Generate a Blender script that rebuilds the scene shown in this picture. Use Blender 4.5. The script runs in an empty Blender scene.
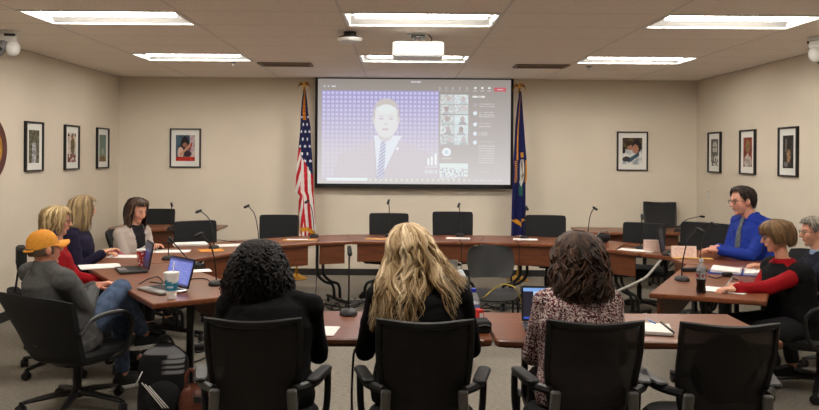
EXPO = 1.25
import bpy, math, random
from mathutils import Vector, Matrix, noise
random.seed(7)
PI = math.pi
SC = bpy.context.scene
COL = SC.collection
V = Vector
F_PX, HX, HY, CAMZ, ROLL = 780.0, 398.0, 155.0, 1.66, 0.007

# ---- measuring helpers: turn a point of the photograph into a place in the room
def adj(px, py):
    return (px-HX)+(py-HY)*ROLL, (py-HY)-(px-HX)*ROLL
def W(px, py, z=0.74):
    x, y = adj(px, py)
    Y = (CAMZ-z)*F_PX/y
    return V((x/F_PX*Y, Y, z))
def WY(px, py, Y):
    x, y = adj(px, py)
    return V((x/F_PX*Y, Y, CAMZ-y/F_PX*Y))

# ---- materials
def lin(c):
    r = []
    for v in c[:3]:
        v = v/255.0
        r.append(v/12.92 if v <= 0.04045 else ((v+0.055)/1.055)**2.4)
    return (r[0], r[1], r[2], 1.0)
def mat(name, col, rough=0.5, metal=0.0, noise_s=0, amp=0.0, bump=0.0, bump_s=None, spec=0.5, coat=0.0, alpha=1.0, trans=0.0, stretch=None, ior=1.45):
    m = bpy.data.materials.new(name); m.use_nodes = True
    nt = m.node_tree; b = nt.nodes['Principled BSDF']
    b.inputs['Base Color'].default_value = lin(col)
    b.inputs['Roughness'].default_value = rough
    b.inputs['Metallic'].default_value = metal
    b.inputs['Specular IOR Level'].default_value = spec
    b.inputs['Coat Weight'].default_value = coat
    b.inputs['Transmission Weight'].default_value = trans
    b.inputs['IOR'].default_value = ior
    b.inputs['Alpha'].default_value = alpha
    if noise_s or bump:
        tc = nt.nodes.new('ShaderNodeTexCoord'); mp = nt.nodes.new('ShaderNodeMapping')
        nt.links.new(tc.outputs['Object'], mp.inputs['Vector'])
        if stretch: mp.inputs['Scale'].default_value = stretch
        if noise_s:
            n = nt.nodes.new('ShaderNodeTexNoise'); n.inputs['Scale'].default_value = noise_s
            n.inputs['Detail'].default_value = 6
            nt.links.new(mp.outputs[0], n.inputs['Vector'])
            r = nt.nodes.new('ShaderNodeValToRGB')
            c = lin(col)
            r.color_ramp.elements[0].position = 0.3; r.color_ramp.elements[1].position = 0.7
            r.color_ramp.elements[0].color = tuple(max(0, x*(1-amp)) for x in c[:3])+(1,)
            r.color_ramp.elements[1].color = tuple(min(1, x*(1+amp)) for x in c[:3])+(1,)
            nt.links.new(n.outputs['Fac'], r.inputs['Fac']); nt.links.new(r.outputs[0], b.inputs['Base Color'])
        if bump:
            n2 = nt.nodes.new('ShaderNodeTexNoise'); n2.inputs['Scale'].default_value = bump_s or 80
            n2.inputs['Detail'].default_value = 3
            nt.links.new(mp.outputs[0], n2.inputs['Vector'])
            bp = nt.nodes.new('ShaderNodeBump'); bp.inputs['Strength'].default_value = bump; bp.inputs['Distance'].default_value = 0.01
            nt.links.new(n2.outputs['Fac'], bp.inputs['Height']); nt.links.new(bp.outputs[0], b.inputs['Normal'])
    return m
def mat_vc(name, rough=0.7, spec=0.3, emit=0.0, sss=0.0, bump=0.0, bump_s=200):
    m = bpy.data.materials.new(name); m.use_nodes = True
    nt = m.node_tree; b = nt.nodes['Principled BSDF']
    a = nt.nodes.new('ShaderNodeVertexColor'); a.layer_name = 'Col'
    nt.links.new(a.outputs['Color'], b.inputs['Base Color'])
    b.inputs['Roughness'].default_value = rough; b.inputs['Specular IOR Level'].default_value = spec
    if emit:
        nt.links.new(a.outputs['Color'], b.inputs['Emission Color']); b.inputs['Emission Strength'].default_value = emit
        b.inputs['Base Color'].default_value = (0.02, 0.02, 0.02, 1)
        nt.links.remove(b.inputs['Base Color'].links[0])
    if sss:
        b.inputs['Subsurface Weight'].default_value = sss; b.inputs['Subsurface Scale'].default_value = 0.01
    if bump:
        tc = nt.nodes.new('ShaderNodeTexCoord')
        n2 = nt.nodes.new('ShaderNodeTexNoise'); n2.inputs['Scale'].default_value = bump_s
        nt.links.new(tc.outputs['Object'], n2.inputs['Vector'])
        bp = nt.nodes.new('ShaderNodeBump'); bp.inputs['Strength'].default_value = bump; bp.inputs['Distance'].default_value = 0.005
        nt.links.new(n2.outputs['Fac'], bp.inputs['Height']); nt.links.new(bp.outputs[0], b.inputs['Normal'])
    return m
def mat_emit(name, col, s):
    m = bpy.data.materials.new(name); m.use_nodes = True
    b = m.node_tree.nodes['Principled BSDF']
    b.inputs['Base Color'].default_value = (0.8, 0.8, 0.8, 1)
    b.inputs['Emission Color'].default_value = lin(col); b.inputs['Emission Strength'].default_value = s
    return m
def wood(name, c1, c2, rough=0.35, scale=(1.2, 14, 14), coat=0.15):
    m = bpy.data.materials.new(name); m.use_nodes = True
    nt = m.node_tree; b = nt.nodes['Principled BSDF']
    tc = nt.nodes.new('ShaderNodeTexCoord'); mp = nt.nodes.new('ShaderNodeMapping'); mp.inputs['Scale'].default_value = scale
    n = nt.nodes.new('ShaderNodeTexNoise'); n.inputs['Scale'].default_value = 4; n.inputs['Detail'].default_value = 8; n.inputs['Distortion'].default_value = 0.6
    r = nt.nodes.new('ShaderNodeValToRGB'); r.color_ramp.elements[0].position = 0.3; r.color_ramp.elements[1].position = 0.72
    r.color_ramp.elements[0].color = lin(c1); r.color_ramp.elements[1].color = lin(c2)
    nt.links.new(tc.outputs['Object'], mp.inputs[0]); nt.links.new(mp.outputs[0], n.inputs['Vector'])
    nt.links.new(n.outputs['Fac'], r.inputs[0]); nt.links.new(r.outputs[0], b.inputs['Base Color'])
    b.inputs['Roughness'].default_value = rough; b.inputs['Coat Weight'].default_value = coat; b.inputs['Coat Roughness'].default_value = 0.25
    return m

# ---- mesh building
class MB:
    def __init__(s): s.v = []; s.f = []; s.c = []; s.cur = None
    def add(s, vs, fs, col=None):
        o = len(s.v); s.v += [tuple(p) for p in vs]; s.f += [tuple(i+o for i in f) for f in fs]
        s.c += [col if col is not None else s.cur]*len(vs)
        return s
    def box(s, c, size, M=None, col=None):
        x, y, z = [k/2 for k in size]; c = V(c)
        vs = [V((a*x, b*y, d*z)) for a in (-1, 1) for b in (-1, 1) for d in (-1, 1)]
        if M is not None: vs = [M @ p for p in vs]
        vs = [p+c for p in vs]
        return s.add(vs, [(0, 1, 3, 2), (4, 6, 7, 5), (0, 4, 5, 1), (2, 3, 7, 6), (0, 2, 6, 4), (1, 5, 7, 3)], col)
    def rbox(s, c, size, r=0.01, M=None, col=None, seg=3):
        # rounded in plan, chamfered top and bottom
        hx, hy, hz = [k/2 for k in size]; c = V(c); r = min(r, hx*.99, hy*.99)
        ch = min(r*0.5, hz*0.6)
        rings = []
        for z, k in ((-hz, ch), (-hz+ch, 0), (hz-ch, 0), (hz, ch)):
            ring = []
            for (cx, cy, a0) in ((hx-r, hy-r, 0), (-hx+r, hy-r, 90), (-hx+r, -hy+r, 180), (hx-r, -hy+r, 270)):
                for i in range(seg+1):
                    a = math.radians(a0+90*i/seg)
                    ring.append(V((cx+(r-k)*math.cos(a) if r > k else cx, cy+(r-k)*math.sin(a) if r > k else cy, z)))
            rings.append(ring)
        return s.rings(rings, M, c, col)
    def rings(s, rings, M=None, c=None, col=None, cap=True, closed=True):
        n = len(rings[0]); vs = []
        for r in rings:
            for p in r:
                p = V(p)
                if M is not None: p = M @ p
                if c is not None: p = p+c
                vs.append(p)
        fs = []
        for k in range(len(rings)-1):
            for i in range(n if closed else n-1):
                j = (i+1) % n
                fs.append((k*n+i, k*n+j, (k+1)*n+j, (k+1)*n+i))
        if cap:
            fs.append(tuple(reversed(range(n)))); fs.append(tuple((len(rings)-1)*n+i for i in range(n)))
        return s.add(vs, fs, col)
    def tube(s, pts, r, seg=8, col=None, flat=None):
        pts = [V(p) for p in pts]; n = len(pts)
        rs = r if isinstance(r, (list, tuple)) else [r]*n
        rings = []; up = None
        for i, p in enumerate(pts):
            t = (pts[min(i+1, n-1)]-pts[max(i-1, 0)])
            t = t.normalized() if t.length > 1e-9 else V((0, 0, 1))
            if up is None:
                up = V((0, 0, 1)) if abs(t.z) < 0.9 else V((0, 1, 0))
            a = t.cross(up)
            a = a.normalized() if a.length > 1e-6 else t.orthogonal().normalized()
            b = a.cross(t).normalized(); up = b
            k = flat if flat else 1.0
            rings.append([p+a*math.cos(2*PI*j/seg)*rs[i]+b*math.sin(2*PI*j/seg)*rs[i]*k for j in range(seg)])
        return s.rings(rings, col=col)
    def cap(s, a, b, ra, rb, seg=10, col=None, ns=3):
        # tapered capsule
        a = V(a); b = V(b); d = b-a; L = d.length
        d = d/L if L > 1e-9 else V((0, 0, 1))
        u = d.orthogonal().normalized(); w = d.cross(u)
        rings = []
        for i in range(ns+1):
            t = (i+0.25)/(ns+0.25)*PI/2
            rings.append((a-d*ra*math.cos(t), ra*math.sin(t)))
        for i in range(ns+1):
            t = PI/2-(i)/(ns+0.25)*PI/2
            rings.append((b+d*rb*math.cos(t), rb*math.sin(t)))
        return s.rings([[c+u*math.cos(2*PI*j/seg)*r+w*math.sin(2*PI*j/seg)*r for j in range(seg)] for c, r in rings], col=col)
    def ell(s, c, r, M=None, seg=14, rg=8, col=None):
        rings = []
        for i in range(rg+1):
            t = (0.04+0.92*i/rg)*PI
            rings.append([V((r[0]*math.sin(t)*math.cos(2*PI*j/seg), r[1]*math.sin(t)*math.sin(2*PI*j/seg), -r[2]*math.cos(t))) for j in range(seg)])
        return s.rings(rings, M, V(c), col)
    def lathe(s, prof, c=(0, 0, 0), seg=20, M=None, col=None):
        return s.rings([[V((r*math.cos(2*PI*j/seg), r*math.sin(2*PI*j/seg), z)) for j in range(seg)] for r, z in prof], M, V(c), col)
    def prism(s, poly, z0, z1, ch=0.004, col=None):
        n = len(poly); P = [V((p[0], p[1])) for p in poly]
        if sum(P[i].x*P[(i+1) % n].y-P[(i+1) % n].x*P[i].y for i in range(n)) < 0: P.reverse()
        def inset(k):
            out = []
            for i in range(n):
                a, b, c = P[i-1], P[i], P[(i+1) % n]
                d1 = (b-a).normalized(); d2 = (c-b).normalized()
                n1 = V((-d1.y, d1.x)); n2 = V((-d2.y, d2.x)); m = (n1+n2)
                m = m/max(0.2, m.length_squared)*2
                out.append(b+m*k)
            return out
        rings = [[V((p.x, p.y, z)) for p in inset(k)] for z, k in ((z0, ch), (z0+ch, 0), (z1-ch, 0), (z1, ch))]
        return s.rings(rings, col=col)
    def build(s, name, m, parent=None, smooth=True, M=None):
        me = bpy.data.meshes.new(name); me.from_pydata(s.v, [], s.f); me.update()
        if any(c is not None for c in s.c):
            at = me.color_attributes.new('Col', 'FLOAT_COLOR', 'POINT')
            d = []
            for c in s.c: d += list(lin(c) if c is not None else (0.5, 0.5, 0.5, 1))
            at.data.foreach_set('color', d)
        if m: me.materials.append(m)
        return link(name, me, parent, smooth, M)
def link(name, me, parent=None, smooth=True, M=None):
    o = bpy.data.objects.new(name, me); COL.objects.link(o)
    if parent: o.parent = parent
    if M is not None: o.matrix_basis = M
    if smooth:
        try: me.shade_auto_smooth  # not available on data, use the sharp attribute instead
        except AttributeError: pass
        me.polygons.foreach_set('use_smooth', [True]*len(me.polygons))
        sharp(me)
    return o
def sharp(me, ang=0.7):
    ec = {}
    for p in me.polygons:
        for k in p.edge_keys: ec.setdefault(k, []).append(p.normal)
    sh = []
    for e in me.edges:
        ns = ec.get(tuple(sorted(e.vertices)), [])
        sh.append(len(ns) == 2 and ns[0].length > 0 and ns[1].length > 0 and ns[0].angle(ns[1], 0) > ang)
    at = me.attributes.new('sharp_edge', 'BOOLEAN', 'EDGE') if 'sharp_edge' not in me.attributes else me.attributes['sharp_edge']
    at.data.foreach_set('value', sh)
def tag(o, label, cat, group=None, kind=None):
    if label: o['label'] = label
    if cat: o['category'] = cat
    if group: o['group'] = group
    if kind: o['kind'] = kind
    return o
def thing(name, label, cat, loc=(0, 0, 0), rz=0.0, group=None):
    o = bpy.data.objects.new(name, None); COL.objects.link(o)
    o.location = loc; o.rotation_euler = (0, 0, rz); o.empty_display_size = 0.1
    return tag(o, label, cat, group)
def struct(o): o['kind'] = 'structure'; return o
CH = {}
def children(o): return [c for c in COL.objects if c.parent == o]
def dup(root, loc, rz, label, group=None, scale=1.0):
    r = root.copy(); COL.objects.link(r); r.location = loc; r.rotation_euler = (0, 0, rz); r.scale = (scale,)*3
    r['label'] = label
    if group: r['group'] = group
    for ch in children(root):
        c = ch.copy(); COL.objects.link(c); c.parent = r
        for g in children(ch):
            d = g.copy(); COL.objects.link(d); d.parent = c
    return r
def remeshed(mb, name, m, parent, voxel=0.007, colfn=None, disp=0.0, dscale=12.0, smooth_it=2, ridge=False):
    me = bpy.data.meshes.new(name); me.from_pydata(mb.v, [], mb.f); me.update()
    o = bpy.data.objects.new(name+'_raw', me); COL.objects.link(o)
    rm = o.modifiers.new('r', 'REMESH'); rm.mode = 'VOXEL'; rm.voxel_size = voxel
    sm = o.modifiers.new('s', 'SMOOTH'); sm.iterations = smooth_it; sm.factor = 0.5
    dg = bpy.context.evaluated_depsgraph_get()
    me2 = bpy.data.meshes.new_from_object(o.evaluated_get(dg))
    bpy.data.objects.remove(o); bpy.data.meshes.remove(me)
    me2.name = name
    if disp:
        ns = [v.normal.copy() for v in me2.vertices]
        for v, n in zip(me2.vertices, ns):
            p = v.co*dscale
            k = noise.noise(p)*0.6+abs(noise.noise(V((p.x*0.9, p.y*0.9, p.z*2.1+5))))*0.9-0.3
            v.co = v.co+n*k*disp
    if colfn:
        at = me2.color_attributes.new('Col', 'FLOAT_COLOR', 'POINT'); d = []
        for v in me2.vertices: d += list(lin(colfn(v.co)))
        at.data.foreach_set('color', d)
    me2.materials.clear(); me2.materials.append(m)
    me2.polygons.foreach_set('use_smooth', [True]*len(me2.polygons))
    oo = bpy.data.objects.new(name, me2); COL.objects.link(oo); oo.parent = parent
    return oo
def painted(name, w, h, nx, ny, fn, m, parent=None, loc=(0, 0, 0), rz=0.0, posfn=None):
    """a flat printed sheet in its own xz plane, facing -y, fn(u,v) with v down from the top"""
    vs = []; fs = []; cs = []
    for j in range(ny+1):
        for i in range(nx+1):
            u = i/nx; v = j/ny
            vs.append(posfn(u, v) if posfn else ((u-0.5)*w, 0, (0.5-v)*h))
    for j in range(ny):
        for i in range(nx):
            a = j*(nx+1)+i
            fs.append((a, a+nx+1, a+nx+2, a+1))
            c = lin(fn((i+0.5)/nx, (j+0.5)/ny)); cs += list(c)*4
    me = bpy.data.meshes.new(name); me.from_pydata(vs, [], fs); me.update()
    at = me.color_attributes.new('Col', 'FLOAT_COLOR', 'CORNER'); at.data.foreach_set('color', cs)
    me.materials.append(m)
    me.polygons.foreach_set('use_smooth', [True]*len(me.polygons))
    o = bpy.data.objects.new(name, me); COL.objects.link(o)
    if parent: o.parent = parent
    o.location = loc; o.rotation_euler = (0, 0, rz)
    return o
def spline(pts, n=24):
    pts = [V(p) for p in pts]; out = []
    P = [pts[0]*2-pts[1]]+pts+[pts[-1]*2-pts[-2]]
    m = len(pts)-1
    for i in range(n+1):
        t = i/n*m; k = min(int(t), m-1); u = t-k
        a, b, c, d = P[k], P[k+1], P[k+2], P[k+3]
        out.append(0.5*((2*b)+(c-a)*u+(2*a-5*b+4*c-d)*u*u+(3*b-a-3*c+d)*u**3))
    return out

# ---- palette
M_black = mat('black_plastic', (22, 22, 23), 0.45)
M_blackrub = mat('black_rubber', (16, 16, 16), 0.7)
M_blackmetal = mat('black_metal', (18, 18, 19), 0.35, 0.3)
M_fab = mat('black_chair_fabric', (20, 21, 23), 0.85, noise_s=300, amp=0.35, bump=0.3, bump_s=500)
M_grayp = mat('gray_plastic', (120, 120, 120), 0.4)
M_white = mat('white_plastic', (225, 225, 222), 0.4)
M_paper = mat('white_paper', (236, 234, 230), 0.8)
M_gold = mat('gold_metal', (215, 170, 80), 0.25, 1.0)
M_chrome = mat('chrome', (200, 200, 200), 0.2, 1.0)
M_silver = mat('silver_metal', (170, 172, 172), 0.3, 0.9)
M_wood = wood('brown_wood_tabletop', (98, 50, 25), (132, 75, 43))
M_panel = wood('brown_wood_panel', (84, 40, 17), (112, 60, 28), 0.4, (1, 1, 6))
M_edge = mat('wood_edge', (88, 46, 24), 0.35)
M_vc = mat_vc('dyed_cloth', 0.85, 0.2)
M_print = mat_vc('printed_surface', 0.6, 0.3)
M_hair = mat_vc('hair_strands', 0.6, 0.35)
M_skin = mat_vc('skin', 0.5, 0.35, sss=0.08)
# ================= ROOM =================
XL, XR, YB, YN, ZC = -3.85, 4.12, 10.75, -1.6, 2.71
def wallmat():
    m = mat('painted_wall', (218, 208, 191), 0.75, noise_s=1.5, amp=0.03, bump=0.25, bump_s=90, spec=0.25)
    return m
M_wall = wallmat()
def wall(name, c, size):
    return struct(MB().box(c, size).build(name, M_wall, smooth=False))
wall('wall_back', ((XL+XR)/2, YB+.06, ZC/2), (XR-XL+.24, .12, ZC))
wall('wall_left', (XL-.06, (YB+YN)/2, ZC/2), (.12, YB-YN, ZC))
wall('wall_right', (XR+.06, (YB+YN)/2, ZC/2), (.12, YB-YN, ZC))
wall('wall_near', ((XL+XR)/2, YN-.06, ZC/2), (XR-XL+.24, .12, ZC))
# carpet
def carpet():
    m = bpy.data.materials.new('gray_carpet'); m.use_nodes = True; nt = m.node_tree; b = nt.nodes['Principled BSDF']
    tc = nt.nodes.new('ShaderNodeTexCoord')
    mp = nt.nodes.new('ShaderNodeMapping'); mp.inputs['Scale'].default_value = (1, 5, 1)
    n1 = nt.nodes.new('ShaderNodeTexNoise'); n1.inputs['Scale'].default_value = 26; n1.inputs['Detail'].default_value = 7
    n2 = nt.nodes.new('ShaderNodeTexNoise'); n2.inputs['Scale'].default_value = 160
    mx = nt.nodes.new('ShaderNodeMix'); mx.data_type = 'FLOAT'; mx.inputs[0].default_value = 0.45
    r = nt.nodes.new('ShaderNodeValToRGB'); r.color_ramp.elements[0].position = 0.33; r.color_ramp.elements[1].position = 0.68
    r.color_ramp.elements[0].color = lin((100, 95, 88)); r.color_ramp.elements[1].color = lin((160, 153, 141))
    nt.links.new(tc.outputs['Object'], mp.inputs[0]); nt.links.new(mp.outputs[0], n1.inputs['Vector']); nt.links.new(tc.outputs['Object'], n2.inputs['Vector'])
    nt.links.new(n1.outputs['Fac'], mx.inputs[2]); nt.links.new(n2.outputs['Fac'], mx.inputs[3])
    nt.links.new(mx.outputs[0], r.inputs[0]); nt.links.new(r.outputs[0], b.inputs['Base Color'])
    b.inputs['Roughness'].default_value = 0.95; b.inputs['Specular IOR Level'].default_value = 0.1
    bp = nt.nodes.new('ShaderNodeBump'); bp.inputs['Strength'].default_value = 0.5; bp.inputs['Distance'].default_value = 0.01
    nt.links.new(mx.outputs[0], bp.inputs['Height']); nt.links.new(bp.outputs[0], b.inputs['Normal'])
    return m
struct(MB().box(((XL+XR)/2, (YB+YN)/2, -.05), (XR-XL+.24, YB-YN+.24, .1)).build('floor', carpet(), smooth=False))
M_base = mat('dark_baseboard', (40, 38, 38), 0.5)
struct(MB().box(((XL+XR)/2, YB-.008, .044), (XR-XL, .016, .088)).build('baseboard_back', M_base, smooth=False))
struct(MB().box((XL+.008, (YB+YN)/2, .05), (.016, YB-YN-.04, .1)).build('baseboard_left', M_base, smooth=False))
struct(MB().box((XR-.008, (YB+YN)/2, .05), (.016, YB-YN-.04, .1)).build('baseboard_right', M_base, smooth=False))

# ceiling: lay-in panels with openings for the troffers, laid as one mesh
M_ceil = mat('ceiling_panel', (238, 229, 218), 0.9, noise_s=60, amp=0.06, bump=0.3, bump_s=160, spec=0.1)
M_grid = mat('ceiling_grid', (214, 206, 196), 0.6)
GX0, GY0, GW, GD = -.43, 10.62, 1.20, .61
FIX = [(c, r) for r in (3, 7, 11) for c in (-2, 0, 2)]     # column and row cell of each troffer
def cell(c, r): return (GX0+GW*c, GX0+GW*(c+1), GY0-GD*(r+1), GY0-GD*r)
mb = MB(); gm = MB(); g = .006
c0, c1, r1 = -3, 3, 20
for c in range(c0, c1+1):
    for r in range(-1, r1):
        if (c, r) in FIX: continue
        x0, x1, y0, y1 = cell(c, r)
        x0 = max(x0, XL); x1 = min(x1, XR); y0 = max(y0, YN); y1 = min(y1, YB)
        if x1-x0 < .03 or y1-y0 < .015: continue
        mb.prism([(x0+g, y0+g), (x1-g, y0+g), (x1-g, y1-g), (x0+g, y1-g)], ZC, ZC+.02, 0.0045)
mb.box(((XL+XR)/2, (YB+YN)/2, ZC+.2), (XR-XL+.3, YB-YN+.3, .02))
struct(mb.build('ceiling', M_ceil, smooth=False))
for k in range(-3, 5):
    x = GX0+GW*k
    if XL < x < XR: gm.box((x, (YB+YN)/2, ZC+.004), (.02, YB-YN, .012))
for r in range(0, r1+1):
    y = GY0-GD*r
    if YN < y < YB: gm.box(((XL+XR)/2, y, ZC+.006), (XR-XL, .02, .012))
struct(gm.build('trim_1', M_grid, smooth=False))

# troffers
M_lamp = mat_emit('fluorescent_tube', (255, 248, 238), 19.0)
M_refl = mat('satin_reflector', (142, 140, 136), 0.5)
def make_troffer():
    root = thing('ceiling_light', '', 'ceiling light')
    w, d, h = 1.18, .59, .09
    b = MB(); t = .022
    for (cx, cy, sx, sy) in ((0, d/2-t/2, w, t), (0, -d/2+t/2, w, t), (w/2-t/2, 0, t, d), (-w/2+t/2, 0, t, d)):
        b.box((cx, cy, .0), (sx, sy, .016))
    b.build('frame', M_white, root, False)
    b = MB()
    # curved reflector trough
    n = 12; vs = []; fs = []
    for i in range(n+1):
        y = -d/2+t+(d-2*t)*i/n; z = .004+h*math.sin(PI*i/n)**.7
        vs += [(-w/2+t, y, z), (w/2-t, y, z), (-w/2+t, y, z+.004), (w/2-t, y, z+.004)]
    for i in range(n):
        a = i*4
        fs += [(a, a+1, a+5, a+4), (a+2, a+6, a+7, a+3)]
    b.add(vs, fs)
    b.build('reflector', M_refl, root)
    for s in (-1, 1):
        MB().box((s*(w/2-t-.004), 0, .045), (.008, d-2*t, .09)).build('end_plate', M_white, root, False)
    # two lamps under one long basket lens
    for s in (-1, 1):
        b = MB(); b.tube([(-w/2+.085, -.09+s*.075, .042), (w/2-.085, -.09+s*.075, .042)], .036, 14)
        b.build('fluorescent_tube', M_lamp, root)
        for e in (-1, 1):
            MB().box((e*(w/2-.06), -.09+s*.075, .046), (.045, .05, .05)).build('lamp_holder', M_grayp, root, False)
    return root
rowname = {3: 'farthest row near the screen wall', 7: 'nearer row high above the table ring', 11: 'row above the near tables'}
colname = {-2: 'left', 0: 'centre', 2: 'right'}
tro = None
for (c, r) in FIX:
    x0, x1, y0, y1 = cell(c, r)
    lab = 'lit fluorescent troffer in the ceiling, %s of the %s' % (colname[c], rowname[r])
    loc = ((x0+x1)/2, (y0+y1)/2, ZC+.0)
    if tro is None:
        tro = make_troffer(); tro.location = loc; tro['label'] = lab; tro['group'] = 'fluorescent ceiling lights'
    else: dup(tro, loc, 0, lab, 'fluorescent ceiling lights')
# vents
M_vent = mat('vent_metal', (128, 114, 98), 0.5)
M_dark = mat('dark_gap', (20, 18, 16), 0.9)
def vent(x, label):
    y = (cell(0, 2)[2]+cell(0, 2)[3])/2-.02
    r = thing('ceiling_vent', label, 'air vent', (x, y, ZC), 0, 'ceiling air vents')
    b = MB(); w, d = .58, .30
    for (cx, cy, sx, sy) in ((0, d/2, w, .04), (0, -d/2, w, .04), (w/2, 0, .04, d), (-w/2, 0, .04, d)): b.box((cx, cy, -.008), (sx, sy, .014))
    b.build('frame', M_vent, r, False)
    MB().box((0, 0, .012), (w-.04, d-.04, .006)).build('duct', M_dark, r, False)
    for k in range(5):
        MB().box((0, -d/2+.05+k*.05, -.004), (w-.05, .03, .004), Matrix.Rotation(.6, 3, 'X')).build('slat', M_vent, r, False)
vent(WY(288, 64, 9.25).x, 'flush ceiling air vent left of the projection screen')
vent(WY(538, 66.5, 9.25).x, 'flush ceiling air vent right of the projection screen')
# sprinklers
def sprinkler(px, py, label):
    p = W(px, py, ZC); r = thing('fire_sprinkler', label, 'sprinkler', (p.x, p.y, ZC-.004), 0, 'fire sprinklers')
    MB().lathe([(.001, 0), (.038, 0), (.036, -.006), (.012, -.01), (.012, -.02), (.008, -.022), (.001, -.022)]).build('escutcheon', M_grayp, r)
    MB().lathe([(.001, -.034), (.02, -.034), (.02, -.037), (.001, -.037)]).tube([(.011, 0, -.02), (.011, 0, -.036)], .0025, 5).tube([(-.011, 0, -.02), (-.011, 0, -.036)], .0025, 5).build('deflector', M_silver, r)
sprinkler(233.5, 62, 'small fire sprinkler below the left far ceiling light')
sprinkler(589, 66, 'small fire sprinkler below the right far ceiling light')

# ceiling projector
def projector():
    top = W(418, 34, ZC); Y = top.y+.0
    r = thing('ceiling_projector', 'white projector hanging from the ceiling before the screen', 'projector', (top.x, Y, 2.495))
    b = MB(); b.rbox((0, 0, .065), (.44, .32, .13), .03); b.build('body', M_white, r)
    MB().rbox((0, -.1605, .012), (.40, .004, .02), .001).build('lower_grille', M_grayp, r)
    for s in (-1, 1):
        b = MB()
        b.tube([(s*.06, 0, .125), (s*.045, 0, .17), (s*.02, 0, .20)], .010, 6)
        b.tube([(s*.06, -.06, .125), (s*.03, -.04, .17), (0, -.03, .20)], .008, 6)
        b.build('mount_arm', M_silver, r)
        MB().lathe([(.001, .13), (.022, .13), (.02, .14), (.001, .142)], (s*.14, -.1, 0), 12).build('adjuster_knob', M_silver, r)
    MB().box((0, 0, .19), (.12, .10, .02)).build('mount_bracket', M_silver, r)
    MB().lathe([(.03, .18), (.03, ZC-2.495-.012), (.09, ZC-2.495-.012), (.09, ZC-2.495), (.001, ZC-2.495)]).build('ceiling_plate', M_white, r)
    b = MB(); b.tube(spline([(.09, 0, .12), (.12, 0, .17), (.09, .02, ZC-2.495)], 10), .005, 6); b.build('cable', M_black, r)
    b = MB(); b.lathe([(.03, 0), (.045, 0), (.045, .03), (.03, .03)], (0, .16, .07), 20, Matrix.Rotation(-PI/2, 3, 'X')); b.build('lens', M_black, r)
    cu = bpy.data.curves.new('brand_lettering', 'FONT'); cu.body = 'EPSON'; cu.size = .045; cu.extrude = .0006; cu.align_x = 'CENTER'
    to = bpy.data.objects.new('t', cu); COL.objects.link(to)
    me = bpy.data.meshes.new_from_object(to.evaluated_get(bpy.context.evaluated_depsgraph_get())); bpy.data.objects.remove(to)
    me.materials.clear(); me.materials.append(mat('lettering_gray', (190, 188, 186), 0.5))
    o = bpy.data.objects.new('brand_lettering', me); COL.objects.link(o); o.parent = r
    o.location = (0, -.1612, .06); o.rotation_euler = (PI/2, 0, 0)
projector()
def access_point():
    p = W(350, 32, ZC)
    r = thing('wireless_access_point', 'round white unit with black base under the ceiling, left of the projector', 'ceiling unit', (p.x, p.y, ZC))
    MB().lathe([(.001, 0), (.055, 0), (.055, -.03), (.098, -.045), (.10, -.055), (.001, -.055)], seg=28).build('base', M_black, r)
    MB().lathe([(.001, -.0551), (.106, -.0551), (.106, -.065), (.09, -.082), (.03, -.088), (.001, -.088)], seg=28).build('cover', M_white, r)
access_point()
def ptz(px, py, rz, label):
    p = W(px, py, ZC)
    r = thing('ceiling_camera', label, 'camera', (p.x, p.y, ZC), rz, 'white ceiling cameras')
    MB().lathe([(.001, 0), (.085, 0), (.085, -.02), (.07, -.03), (.001, -.03)], seg=24).build('ceiling_plate', M_white, r)
    MB().rbox((0, 0, -.065), (.12, .11, .07), .02).build('bracket', M_white, r)
    MB().rbox((.02, -.056, -.045), (.09, .012, .02), .004).build('label_plate', M_black, r)
    b = MB(); b.ell((.03, 0, -.15), (.062, .062, .07), seg=20, rg=12); b.build('dome', M_white, r)
    b = MB(); b.ell((-.05, -.02, -.15), (.04, .05, .085), Matrix.Rotation(.35, 3, 'Y'), 16, 10); b.build('housing', M_grayp, r)
    MB().ell((-.055, -.055, -.165), (.022, .022, .022)).build('lens', M_black, r)
ptz(9, 30.5, .2, 'white swivel camera under the ceiling in the top left corner')
ptz(818, 37, -2.6, 'white swivel camera under the ceiling at the right edge')

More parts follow.
